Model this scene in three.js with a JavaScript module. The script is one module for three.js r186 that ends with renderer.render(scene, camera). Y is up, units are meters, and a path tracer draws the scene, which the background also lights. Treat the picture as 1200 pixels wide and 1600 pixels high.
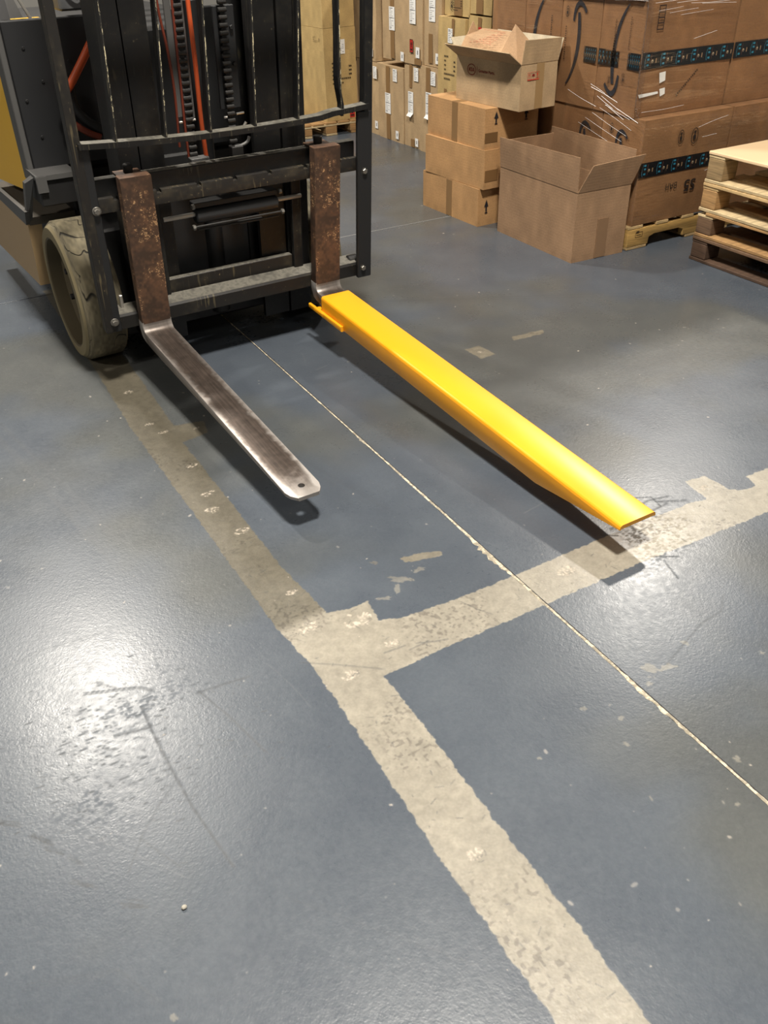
import * as THREE from 'three';
import { ConvexGeometry } from 'three/addons/geometries/ConvexGeometry.js';
import { mergeGeometries, toCreasedNormals } from 'three/addons/utils/BufferGeometryUtils.js';
import { RectAreaLightUniformsLib } from 'three/addons/lights/RectAreaLightUniformsLib.js';
import { Brush, Evaluator, SUBTRACTION } from 'three-bvh-csg';

// ---------------------------------------------------------------- camera, light, exposure
const scene = new THREE.Scene();
scene.background = new THREE.Color(0x050505);
const camera = new THREE.PerspectiveCamera(61.0, 3 / 4, 0.05, 60);
{
  const p = THREE.MathUtils.degToRad(34.80), r = THREE.MathUtils.degToRad(-1.49), y = THREE.MathUtils.degToRad(-28.91);
  camera.position.set(0, 1.5, 0);
  camera.rotation.order = 'YXZ';
  camera.rotation.set(-p, y, r);
}
scene.add(camera);
const EXPOSURE = 1.0;
const LAMP_COLOR = new THREE.Color(1.0, 0.93, 0.83);
// high-bay fixtures and added fill lamps: x, z, intensity
const LAMP_Y = 5.2;
const LAMPS = [ // x, z, radiance, size, label
  [0.45, -6.75, 800, 0.42, 'white high bay lamp above the rear of the forklift'],
  [6.80, -5.70, 700, 0.42, 'white high bay lamp beyond the wrapped pallet of boxes'],
  [1.05, -1.20, 470, 0.62, 'white high bay lamp right above the forks'],
  [-4.2, -1.60, 145, 0.62, 'white high bay lamp along the left wall'],
  [6.80, 1.20, 70, 0.62, 'added white fill lamp near the pallet stack end of the hall'],  // unseen lamp, added as fill from the right
  [0.45, 4.20, 60, 0.62, 'added white fill lamp nearest the front wall'],  // unseen lamp behind the camera, added as fill
];
RectAreaLightUniformsLib.init();

// ---------------------------------------------------------------- helpers
function rngOf(seed) { let a = seed >>> 0; return () => { a = (a + 0x6D2B79F5) | 0; let t = Math.imul(a ^ (a >>> 15), 1 | a); t = (t + Math.imul(t ^ (t >>> 7), 61 | t)) ^ t; return ((t ^ (t >>> 14)) >>> 0) / 4294967296; }; }
function hash2(ix, iy) { let h = Math.imul(ix, 374761393) + Math.imul(iy, 668265263) | 0; h = Math.imul(h ^ (h >>> 13), 1274126177); return ((h ^ (h >>> 16)) >>> 0) / 4294967296; }
function vnoise(x, y) {
  const ix = Math.floor(x), iy = Math.floor(y); let fx = x - ix, fy = y - iy;
  fx = fx * fx * (3 - 2 * fx); fy = fy * fy * (3 - 2 * fy);
  const a = hash2(ix, iy), b = hash2(ix + 1, iy), c = hash2(ix, iy + 1), d = hash2(ix + 1, iy + 1);
  return a + (b - a) * fx + (c - a) * fy + (a - b - c + d) * fx * fy;
}
function tnoise(x, y, p) { // tileable with period p
  const w = (v) => ((v % p) + p) % p;
  const ix = Math.floor(x), iy = Math.floor(y); let fx = x - ix, fy = y - iy;
  fx = fx * fx * (3 - 2 * fx); fy = fy * fy * (3 - 2 * fy);
  const a = hash2(w(ix), w(iy)), b = hash2(w(ix + 1), w(iy)), c = hash2(w(ix), w(iy + 1)), d = hash2(w(ix + 1), w(iy + 1));
  return a + (b - a) * fx + (c - a) * fy + (a - b - c + d) * fx * fy;
}
const fbm = (x, y, n) => { let s = 0, a = 0.5; for (let i = 0; i < n; i++) { s += a * vnoise(x, y); x = x * 2.03 + 17.3; y = y * 2.03 + 5.1; a *= 0.5; } return s; };
const clamp = (v, a = 0, b = 1) => Math.min(b, Math.max(a, v));
const mix = (a, b, t) => a + (b - a) * t;
const smooth = (a, b, v) => { const t = clamp((v - a) / (b - a)); return t * t * (3 - 2 * t); };

const names = {};
function numbered(n) { names[n] = (names[n] ?? -1) + 1; return names[n] ? `${n}_${String(names[n]).padStart(3, '0')}` : n; }
function thing(name, label, category, pos = [0, 0, 0], turn = 0, group) {
  const o = new THREE.Group(); o.name = numbered(name); o.position.set(...pos); o.rotation.y = turn;
  o.userData = { label, category }; if (group) o.userData.group = group; scene.add(o); return o;
}
function part(parent, name, geo, mat) {
  const m = new THREE.Mesh(geo, mat); m.castShadow = m.receiveShadow = true;
  const used = parent.userData.partNames ??= {}; used[name] = (used[name] ?? -1) + 1;
  m.name = used[name] ? `${name}_${String(used[name]).padStart(3, '0')}` : name; parent.add(m); return m;
}
function structure(name, geo, mat) { const m = new THREE.Mesh(geo, mat); m.name = name; m.castShadow = m.receiveShadow = true; m.userData.kind = 'structure'; scene.add(m); return m; }
function uvBox(g0) {
  const g = g0.index ? g0.toNonIndexed() : g0; if (!g.attributes.normal) g.computeVertexNormals();
  const p = g.attributes.position, n = g.attributes.normal, uv = new Float32Array(p.count * 2);
  for (let i = 0; i < p.count; i += 3) {
    let nx = 0, ny = 0, nz = 0;
    for (let k = 0; k < 3; k++) { nx += Math.abs(n.getX(i + k)); ny += Math.abs(n.getY(i + k)); nz += Math.abs(n.getZ(i + k)); }
    for (let k = 0; k < 3; k++) {
      const x = p.getX(i + k), y = p.getY(i + k), z = p.getZ(i + k);
      let a, b; if (ny >= nx && ny >= nz) { a = x; b = z; } else if (nx >= nz) { a = z; b = y; } else { a = x; b = y; }
      uv[2 * (i + k)] = a; uv[2 * (i + k) + 1] = b;
    }
  }
  g.setAttribute('uv', new THREE.BufferAttribute(uv, 2)); return g;
}
// a chamfered box between two corners
function box(x0, x1, y0, y1, z0, z1, b = 0.002) {
  const pts = []; b = Math.min(b, (x1 - x0) * 0.45, (y1 - y0) * 0.45, (z1 - z0) * 0.45);
  for (const [x, sx] of [[x0, 1], [x1, -1]]) for (const [y, sy] of [[y0, 1], [y1, -1]]) for (const [z, sz] of [[z0, 1], [z1, -1]]) {
    pts.push(new THREE.Vector3(x, y + sy * b, z + sz * b), new THREE.Vector3(x + sx * b, y, z + sz * b), new THREE.Vector3(x + sx * b, y + sy * b, z));
  }
  return uvBox(new ConvexGeometry(pts));
}
// a solid through the given corner points
const hull = (pts) => uvBox(new ConvexGeometry(pts.map((p) => new THREE.Vector3(...p))));
// a sheet of thickness t through the polygon (points in order, roughly flat)
function sheet(pts, t) {
  const v = pts.map((p) => new THREE.Vector3(...p));
  const n = new THREE.Vector3().crossVectors(v[1].clone().sub(v[0]), v[2].clone().sub(v[0])).normalize().multiplyScalar(t / 2);
  return uvBox(new ConvexGeometry([...v.map((q) => q.clone().add(n)), ...v.map((q) => q.clone().sub(n))]));
}
function rod(a, b, r, seg = 16) {
  const A = new THREE.Vector3(...a), B = new THREE.Vector3(...b), d = B.clone().sub(A), L = d.length(), c = Math.min(r * 0.18, L * 0.2);
  const g = new THREE.LatheGeometry([[0, 0], [r - c, 0], [r, c], [r, L - c], [r - c, L], [0, L]].map((p) => new THREE.Vector2(...p)), seg);
  g.applyMatrix4(new THREE.Matrix4().makeRotationFromQuaternion(new THREE.Quaternion().setFromUnitVectors(new THREE.Vector3(0, 1, 0), d.normalize())).setPosition(A));
  return toCreasedNormals(g, 0.6);
}
function tube(pts, r, n = 40) { return new THREE.TubeGeometry(new THREE.CatmullRomCurve3(pts.map((p) => new THREE.Vector3(...p))), n, r, 10, false); }
// a profile in (a, b) swept straight along the third axis; axis 'x': (a,b) = (z,y); axis 'z': (a,b) = (x,y)
function prism(profile, c0, c1, axis, bevel = 0.003) {
  const s = new THREE.Shape(profile.map((p) => new THREE.Vector2(...p)));
  const g = new THREE.ExtrudeGeometry(s, { depth: c1 - c0 - 2 * bevel, bevelEnabled: bevel > 0, bevelThickness: bevel, bevelSize: bevel, bevelOffset: -bevel, bevelSegments: 2, curveSegments: 12 });
  g.translate(0, 0, c0 + bevel);
  if (axis === 'x') g.applyMatrix4(new THREE.Matrix4().set(0, 0, 1, 0, 0, 1, 0, 0, 1, 0, 0, 0, 0, 0, 0, 1)), flip(g);
  return uvBox(toCreasedNormals(g, 0.5));
}
function flip(g) { // mirror the winding after a mirroring matrix
  if (g.index) { const a = g.index.array; for (let i = 0; i < a.length; i += 3) [a[i], a[i + 1]] = [a[i + 1], a[i]]; }
  else for (const k of Object.keys(g.attributes)) { const at = g.attributes[k], s = at.itemSize, a = at.array; for (let i = 0; i < at.count; i += 3) for (let j = 0; j < s; j++) { const q = a[i * s + j]; a[i * s + j] = a[(i + 1) * s + j]; a[(i + 1) * s + j] = q; } }
  g.deleteAttribute('normal'); g.computeVertexNormals(); return g;
}

// ---------------------------------------------------------------- textures
function dataTex(w, h, fn, srgb, repeat) {
  const d = new Uint8Array(w * h * 4), o = [0, 0, 0];
  for (let j = 0; j < h; j++) for (let i = 0; i < w; i++) { fn(i / w, j / h, o, i, j); const k = 4 * (j * w + i); d[k] = clamp(o[0]) * 255; d[k + 1] = clamp(o[1]) * 255; d[k + 2] = clamp(o[2]) * 255; d[k + 3] = 255; }
  const t = new THREE.DataTexture(d, w, h); t.magFilter = THREE.LinearFilter; t.minFilter = THREE.LinearMipmapLinearFilter; t.generateMipmaps = true;
  t.wrapS = t.wrapT = THREE.RepeatWrapping; if (srgb) t.colorSpace = THREE.SRGBColorSpace; if (repeat) t.repeat.set(...repeat); t.needsUpdate = true; return t;
}
function canvasTex(w, h, draw) {
  const c = document.createElement('canvas'); c.width = w; c.height = h; const x = c.getContext('2d'); draw(x, w, h);
  const t = new THREE.CanvasTexture(c); t.colorSpace = THREE.SRGBColorSpace; t.magFilter = THREE.LinearFilter; return t;
}
const grey = (o, v) => { o[0] = o[1] = o[2] = v; };
// cardboard: fibre flecks and faint flutes, tile of 0.5 m
const cardTex = dataTex(512, 512, (u, v, o) => {
  const f = tnoise(u * 128, v * 128, 128), g = tnoise(u * 12, v * 6, 6 * 2), fl = Math.sin(v * Math.PI * 2 * 70) * 0.5 + 0.5;
  const k = 0.86 + 0.07 * (f - 0.5) + 0.10 * (g - 0.5) + 0.03 * (fl - 0.5);
  o[0] = k; o[1] = k * 0.995; o[2] = k * 0.985;
}, true, [2, 2]);
const cardBump = dataTex(256, 256, (u, v, o) => grey(o, 0.5 + 0.3 * Math.sin(v * Math.PI * 2 * 35) * 0.5 + 0.4 * (tnoise(u * 16, v * 16, 16) - 0.5)), false, [2, 2]);
const woodTex = dataTex(512, 512, (u, v, o) => {
  const w = tnoise(u * 4, v * 8, 8), g = tnoise(u * 6 + w * 0.6, v * 96 + w * 10, 96), f = tnoise(u * 24, v * 220, 220);
  const knot = smooth(0.93, 0.99, tnoise(u * 7 + 3, v * 14, 14));
  const k = 0.80 + 0.16 * (g - 0.5) + 0.10 * (f - 0.5) + 0.14 * (w - 0.5) - 0.3 * knot;
  o[0] = k; o[1] = k * 0.98; o[2] = k * 0.94;
}, true, [1.5, 1.5]);
// scuffed black paint: bare and dusty scratches, tile of 0.5 m
const blackTex = dataTex(512, 512, (u, v, o) => {
  const a = tnoise(u * 8, v * 8, 8), b = tnoise(u * 40, v * 40, 40), c = tnoise(u * 170, v * 170, 170), s = tnoise(u * 90, v * 8, 90) * (0.75 + 0.35 * tnoise(u * 6, v * 10, 30));
  const dust = smooth(0.40, 0.95, 0.65 * a + 0.35 * b), chip = smooth(0.84, 0.89, 0.5 * b + 0.5 * c), scr = smooth(0.74, 0.95, s);
  o[0] = 0.070 + 0.070 * dust + 0.20 * chip + 0.15 * scr; o[1] = 0.070 + 0.064 * dust + 0.18 * chip + 0.14 * scr; o[2] = 0.072 + 0.046 * dust + 0.13 * chip + 0.10 * scr;
}, true, [2, 2]);
const litTopTex = dataTex(256, 256, (u, v, o) => { const a = tnoise(u * 9, v * 9, 9), b = tnoise(u * 50, v * 50, 50), k = 0.36 + 0.16 * (a - 0.5) + 0.14 * (b - 0.5) - 0.12 * smooth(0.62, 0.8, 0.5 * a + 0.5 * b); o[0] = k * 1.03; o[1] = k; o[2] = k * 0.91; }, true, [2, 2]);  // mottled lighter grey for painting the lit tops of the black bars
const rustTex = dataTex(512, 512, (u, v, o) => {
  const a = tnoise(u * 8, v * 8, 8), b = tnoise(u * 60, v * 60, 60), c = tnoise(u * 170, v * 170, 170), z = 0.4 * tnoise(u * 10, v * 10, 10) + 0.3 * tnoise(u * 34, v * 34, 34) + 0.3 * b;
  const fl = smooth(0.60, 0.74, 0.40 * a + 0.22 * b + 0.38 * c) * (0.4 + 0.6 * c), dk = smooth(0.25, 0.78, z);
  o[0] = mix(0.265, 0.40, dk) + 0.38 * fl; o[1] = mix(0.20, 0.29, dk) + 0.33 * fl; o[2] = mix(0.16, 0.215, dk) + 0.23 * fl;
}, true, [2, 2]);
const steelTex = dataTex(128, 1024, (u, v, o) => { // u across the blade, v along it from heel to tip
  const n = fbm(u * 5 + 3, v * 60, 4), m = fbm(u * 30, v * 14 + 9, 3), e = Math.min(u, 1 - u);
  const worn = clamp(smooth(0.22, 0.0, e + 0.22 * (n - 0.5)) * (0.35 + 0.65 * v) + smooth(0.86, 1.0, v + 0.08 * (n - 0.5)) * 0.8 + smooth(0.05, 0.0, v));
  const r = 0.325 + 0.17 * (m - 0.5) + 0.12 * (n - 0.5);
  o[0] = mix(r, 0.74, worn); o[1] = mix(r * 0.88, 0.72, worn); o[2] = mix(r * 0.80, 0.70, worn);
}, true);
const crack = (u, v) => { const w = tnoise(u * 20, v * 10, 20), a = tnoise(u * 44 + 1.6 * w, v * 4 + w, 44), b = tnoise(u * 12 + 5, v * 3, 12); return smooth(0.045, 0.0, Math.abs(a - 0.5)) * smooth(0.42, 0.60, b); };
const tireTex = dataTex(1024, 256, (u, v, o) => {
  const a = tnoise(u * 16, v * 8, 16), b = tnoise(u * 90, v * 45, 90);
  const k = 0.42 + 0.16 * (a - 0.5) + 0.12 * (b - 0.5) - 0.30 * crack(u, v); o[0] = k; o[1] = k * 0.94; o[2] = k * 0.78;
}, true);
const tireBump = dataTex(1024, 256, (u, v, o) => grey(o, 0.85 - 0.8 * crack(u, v) + 0.12 * (tnoise(u * 90, v * 45, 90) - 0.5)), false);

const M = {};
const std = (o) => new THREE.MeshStandardMaterial(o);
const lin = (r, g, b) => new THREE.Color().setRGB(r, g, b);
const card = (r, g, b) => std({ color: lin(r, g, b), map: cardTex, bumpMap: cardBump, bumpScale: 0.0004, roughness: 0.78 });
M.kraft = card(0.60, 0.345, 0.15);        // small brown cartons
M.kraftDull = card(0.43, 0.265, 0.150);   // big open carton
M.kraftPale = card(0.60, 0.43, 0.25);     // carton with the printed parts logo
M.kraftLit = card(0.78, 0.68, 0.50);     // its inside flaps, whitened to paint in the light on them
M.kraftTan = card(0.62, 0.44, 0.25);     // tall cartons along the row
M.kraftTan2 = card(0.65, 0.47, 0.27);
M.kraftYellow = card(0.68, 0.485, 0.21);
M.kraftRed = card(0.36, 0.185, 0.078);     // wrapped cartons
M.kraftRed2 = card(0.335, 0.168, 0.070);
M.liner = card(0.62, 0.40, 0.23);
M.tape = std({ color: lin(0.235, 0.135, 0.055), roughness: 0.5 });
M.tapePale = std({ color: lin(0.33, 0.215, 0.10), roughness: 0.45 });
M.label = std({ color: 0xe8e8e4, roughness: 0.6 });
M.pebble = std({ color: lin(0.36, 0.34, 0.29), roughness: 0.8 });
M.ink = std({ color: 0x14131a, roughness: 0.7 });
const wood = (r, g, b) => std({ color: lin(r, g, b), map: woodTex, roughness: 0.8 });
M.panel = std({ color: lin(0.76, 0.56, 0.34), roughness: 0.7 });
M.woodNew = wood(0.72, 0.52, 0.27); M.woodPale = wood(0.86, 0.70, 0.44); M.woodTan = wood(0.56, 0.34, 0.15); M.woodBlock = wood(0.42, 0.30, 0.16);
M.woodOld = wood(0.20, 0.12, 0.07); M.woodDark = wood(0.12, 0.07, 0.045); M.woodYellow = wood(0.66, 0.42, 0.14);
M.mast = std({ color: lin(0.62, 0.60, 0.58), map: blackTex, roughness: 0.5 });
M.black = std({ color: 0xffffff, map: blackTex, roughness: 0.5, metalness: 0.0 });
M.blackDeep = std({ color: lin(0.008, 0.008, 0.0085), roughness: 0.55 });
M.blackWorn = std({ color: lin(2.2, 1.95, 1.6), map: blackTex, roughness: 0.55 });
M.litTop = std({ color: lin(1, 1, 1), map: litTopTex, roughness: 0.6 });  // top faces painted lighter, as if light fell on them
M.cowl = std({ color: lin(0.014, 0.0148, 0.0162), roughness: 0.5 });
M.greyMetal = std({ color: lin(0.075, 0.074, 0.072), roughness: 0.5 });
M.chain = std({ color: lin(0.022, 0.021, 0.020), roughness: 0.45, metalness: 0.3 });
M.hose = std({ color: lin(0.55, 0.085, 0.02), roughness: 0.5 });
M.hoseDark = std({ color: lin(0.13, 0.022, 0.009), roughness: 0.5 });
M.wornEdge = std({ map: dataTex(16, 512, (u, v, o) => { const n = fbm(v * 26, 3 + u * 1.5, 3) + 0.3 * (vnoise(v * 120, u * 4) - 0.5), w = smooth(0.42, 0.58, n); o[0] = mix(0.16, 0.82, w); o[1] = mix(0.155, 0.78, w); o[2] = mix(0.14, 0.64, w); }, true), roughness: 0.7 });
M.rust = std({ color: 0xffffff, map: rustTex, roughness: 0.6, metalness: 0.15 });
M.steel = std({ color: 0xffffff, map: steelTex, roughness: 0.48, metalness: 0.65 });
M.bright = std({ color: lin(0.62, 0.61, 0.58), roughness: 0.28, metalness: 0.9 });
M.rodSteel = std({ color: lin(0.45, 0.43, 0.39), roughness: 0.35, metalness: 0.6 });
M.bolt = std({ color: lin(0.20, 0.19, 0.17), roughness: 0.4, metalness: 0.6 });
M.yellowPaint = new THREE.MeshPhysicalMaterial({ color: lin(0.85, 0.49, 0.03), roughness: 0.45 });
M.beigePaint = std({ color: lin(0.42, 0.29, 0.15), roughness: 0.55 });
M.orange = new THREE.MeshPhysicalMaterial({ color: lin(0.93, 0.40, 0.012), roughness: 0.36, clearcoat: 0.25, clearcoatRoughness: 0.3 });
M.tire = std({ color: lin(1.0, 0.98, 0.92), map: tireTex, bumpMap: tireBump, bumpScale: 0.008, roughness: 0.85 });
M.tireSide = std({ color: lin(0.20, 0.165, 0.09), roughness: 0.8 });
M.rim = std({ color: lin(0.10, 0.08, 0.045), roughness: 0.75 });
M.hub = std({ color: lin(0.016, 0.014, 0.012), roughness: 0.7 });
M.wall = std({ color: lin(0.22, 0.215, 0.20), roughness: 0.9 });
M.ceiling = std({ color: lin(0.25, 0.25, 0.245), roughness: 0.9 });
M.filler = std({ color: lin(0.44, 0.40, 0.33), roughness: 0.85 });

// a flat print or label lying on a face: centre, the directions of its width and height, size
function decal(parent, name, tex, c, ux, uy, w, h, opaque) {
  const g = new THREE.PlaneGeometry(w, h), X = new THREE.Vector3(...ux).normalize(), Y = new THREE.Vector3(...uy).normalize(), Z = new THREE.Vector3().crossVectors(X, Y);
  g.applyMatrix4(new THREE.Matrix4().makeBasis(X, Y, Z).setPosition(...c));
  const m = std({ map: tex, roughness: opaque ? 0.55 : 0.8, transparent: !opaque }); if (!opaque) m.alphaTest = 0.0;
  return part(parent, name, g, m);
}

// ---------------------------------------------------------------- the hall: floor slabs, joints, walls, ceiling
const floor = new THREE.Group(); floor.name = 'floor'; floor.userData.kind = 'structure'; scene.add(floor);
const JX = 1.193, JZ = -4.335, GAP = 0.006;   // control joints
// where earlier tape was lifted and the bare concrete shows (x, z)
const BARE = [
  [[0.562, -4.4], [0.55, -3.35], [0.535, -2.8], [0.545, -2.2], [0.553, -1.574], [0.573, -1.414], [0.566, -1.106], [0.557, -0.793], [0.558, -0.472], [0.556, 0.4],
    [0.69, 0.4], [0.69, -0.395], [0.698, -0.592], [0.697, -0.842], [0.706, -1.126], [0.703, -1.298],
    [0.89, -1.302], [1.218, -1.301], [1.523, -1.305], [1.761, -1.298], [2.018, -1.292], [5.7, -1.28],
    [5.7, -1.44], [2.216, -1.461], [2.118, -1.460], [2.100, -1.408], [2.05, -1.412], [2.016, -1.439], [2.011, -1.533], [1.931, -1.541], [1.916, -1.436], [1.85, -1.445],
    [1.662, -1.452], [1.487, -1.448], [1.166, -1.440], [0.982, -1.443], [0.85, -1.452], [0.79, -1.475], [0.797, -1.526], [0.806, -1.557], [0.75, -1.552], [0.689, -1.57],
    [0.668, -1.808], [0.665, -2.082], [0.661, -2.620], [0.758, -2.636], [0.776, -2.729], [0.673, -2.749], [0.684, -3.32], [0.70, -4.4]],
  [[1.908, -2.733], [1.979, -2.733], [1.989, -2.630], [1.913, -2.621]],
  [[2.149, -2.733], [2.304, -2.723], [2.283, -2.687], [2.132, -2.697]],
  [[0.969, -1.669], [1.03, -1.66], [1.085, -1.637], [1.078, -1.618], [1.02, -1.630], [0.971, -1.645]],
];
// small worn-through spots: x, z, radius, stretch, turn
const SPOTS = [[0.896, -1.686, .010, 2, 1], [0.922, -1.589, .022, 2, .5], [0.988, -1.597, .012, 2, 0], [0.894, -1.558, .012, 2.5, 2], [0.845, -1.542, .012, 2.5, .3], [0.944, -1.575, .010, 2, 1],
  [1.258, -0.991, .020, 1.5, 1], [1.300, -0.973, .016, 2.4, .3], [1.224, -0.956, .010, 1.3, 0], [1.042, -0.975, .009, 1.2, 0], [1.096, -0.912, .010, 1.2, 1], [1.054, -0.850, .008, 1.6, 1], [1.226, -0.698, .010, 1.4, 2],
  [0.868, -0.915, .006, 1.3, 0], [1.394, -1.012, .009, 2, 1], [1.527, -0.893, .009, 1.5, 1], [1.00, -0.72, .006, 1.5, 2], [1.14, -0.62, .007, 1.5, 0], [0.02, -0.80, .008, 1.4, 1]];
const PITS = [[0.606, -3.097, .018], [0.599, -2.806, .016], [0.625, -2.725, .016], [0.634, -2.457, .018], [0.622, -2.267, .020], [0.600, -2.173, .022], [0.638, -2.025, .022], [0.645, -1.693, .016], [0.621, -1.545, .026], [0.747, -1.503, .034],
  [0.776, -1.384, .018], [0.636, -1.340, .020], [0.617, -0.796, .018], [1.329, -1.383, .026], [1.947, -2.679, .010], [1.957, -1.484, .014], [0.735, -2.69, .012]];
// dark rubber scuffs: points, width, strength
const SCUFFS = [
  [[[0.176, -1.50], [0.175, -1.417], [0.178, -1.315], [0.185, -1.179], [0.208, -1.006]], .006, .75],
  [[[0.100, -1.444], [0.176, -1.431]], .012, .5], [[[-0.021, -1.454], [0.008, -1.445]], .012, .45], [[[0.069, -1.608], [0.186, -1.562], [0.215, -1.532]], .010, .55],
  [[[0.296, -1.472], [0.36, -1.468], [0.427, -1.458]], .012, .4], [[[0.306, -1.478], [0.34, -1.37], [0.371, -1.231]], .005, .4], [[[0.10, -1.63], [0.14, -1.58]], .014, .35],
  [[[-0.163, -1.342], [-0.13, -1.315]], .012, .7], [[[-0.113, -1.278], [-0.085, -1.236]], .013, .8], [[[-0.097, -1.235], [-0.067, -1.204]], .011, .75], [[[-0.06, -1.19], [-0.045, -1.16]], .016, .35],
  [[[-0.066, -1.130], [-0.032, -1.098]], .012, .7], [[[0.007, -1.042], [0.037, -1.021]], .016, .75], [[[0.177, -1.258], [0.12, -1.21], [0.072, -1.160]], .004, .3], [[[0.072, -1.16], [0.12, -1.06]], .004, .25], [[[0.072, -1.16], [0.03, -1.10]], .004, .25],
  [[[1.613, -1.092], [1.56, -1.05], [1.479, -1.042], [1.298, -0.980]], .006, .35], [[[1.720, -1.514], [1.76, -1.52], [1.831, -1.507]], .006, .55], [[[1.60, -1.49], [1.70, -1.47], [1.80, -1.48]], .008, .6], [[[1.56, -1.47], [1.64, -1.45]], .010, .7], [[[1.52, -1.46], [1.56, -1.43]], .004, .8],
  [[[1.628, -1.416], [1.66, -1.42]], .006, .4], [[[1.583, -1.268], [1.562, -1.200]], .005, .5], [[[1.634, -1.271], [1.573, -1.308]], .006, .5], [[[1.78, -1.50], [1.86, -1.46]], .012, .5], [[[1.72, -1.56], [1.78, -1.53], [1.77, -1.48]], .004, .6],
  [[[0.553, -1.440], [0.617, -1.394], [0.66, -1.36], [0.716, -1.317]], .007, .45], [[[0.828, -1.353], [0.87, -1.335], [0.905, -1.325]], .006, .5], [[[0.803, -1.341], [0.86, -1.345]], .005, .4], [[[0.743, -1.364], [0.80, -1.36]], .005, .45], [[[1.011, -1.426], [1.03, -1.38], [1.053, -1.342]], .003, .3],
  [[[-0.184, -0.978], [-0.09, -0.94], [-0.043, -0.927], [0.006, -0.831]], .012, .2], [[[0.27, -0.9], [0.5, -0.62]], .010, .14], [[[-0.087, -1.786], [0.008, -1.806], [0.164, -1.794]], .014, .12],
  [[[1.3, -0.55], [1.8, -1.2]], .05, .08], [[[2.0, -1.9], [2.9, -2.4]], .08, .10], [[[1.8, -3.4], [3.1, -2.7]], .10, .10], [[[0.85, -2.7], [1.05, -1.9]], .05, .12], [[[0.1, -3.2], [0.3, -2.1]], .07, .10],
];
function rough(ctx, poly, rnd, amp) {
  ctx.beginPath();
  poly.forEach((a, i) => {
    const b = poly[(i + 1) % poly.length], L = Math.hypot(b[0] - a[0], b[1] - a[1]), n = Math.max(1, Math.round(L / 0.006));
    for (let k = 0; k < n; k++) {
      const t = k / n, x = mix(a[0], b[0], t), z = mix(a[1], b[1], t);
      const e = amp * ((rnd() - 0.5) + 1.1 * (vnoise(x * 40 + z * 51, z * 42 - x * 37) - 0.5));
      const px = x - (b[1] - a[1]) / L * e, pz = z + (b[0] - a[0]) / L * e; i + k ? ctx.lineTo(px, pz) : ctx.moveTo(px, pz);
    }
  });
  ctx.closePath(); ctx.fill();
}
const floorBump = dataTex(1024, 1024, (u, v, o) => {
  const a = tnoise(u * 100, v * 100, 100), b = tnoise(u * 210, v * 210, 210), c = tnoise(u * 330, v * 330, 330);
  grey(o, 0.5 + 0.40 * (a - 0.5) + 0.40 * (b - 0.5) + 0.20 * (c - 0.5));
}, false);
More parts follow.
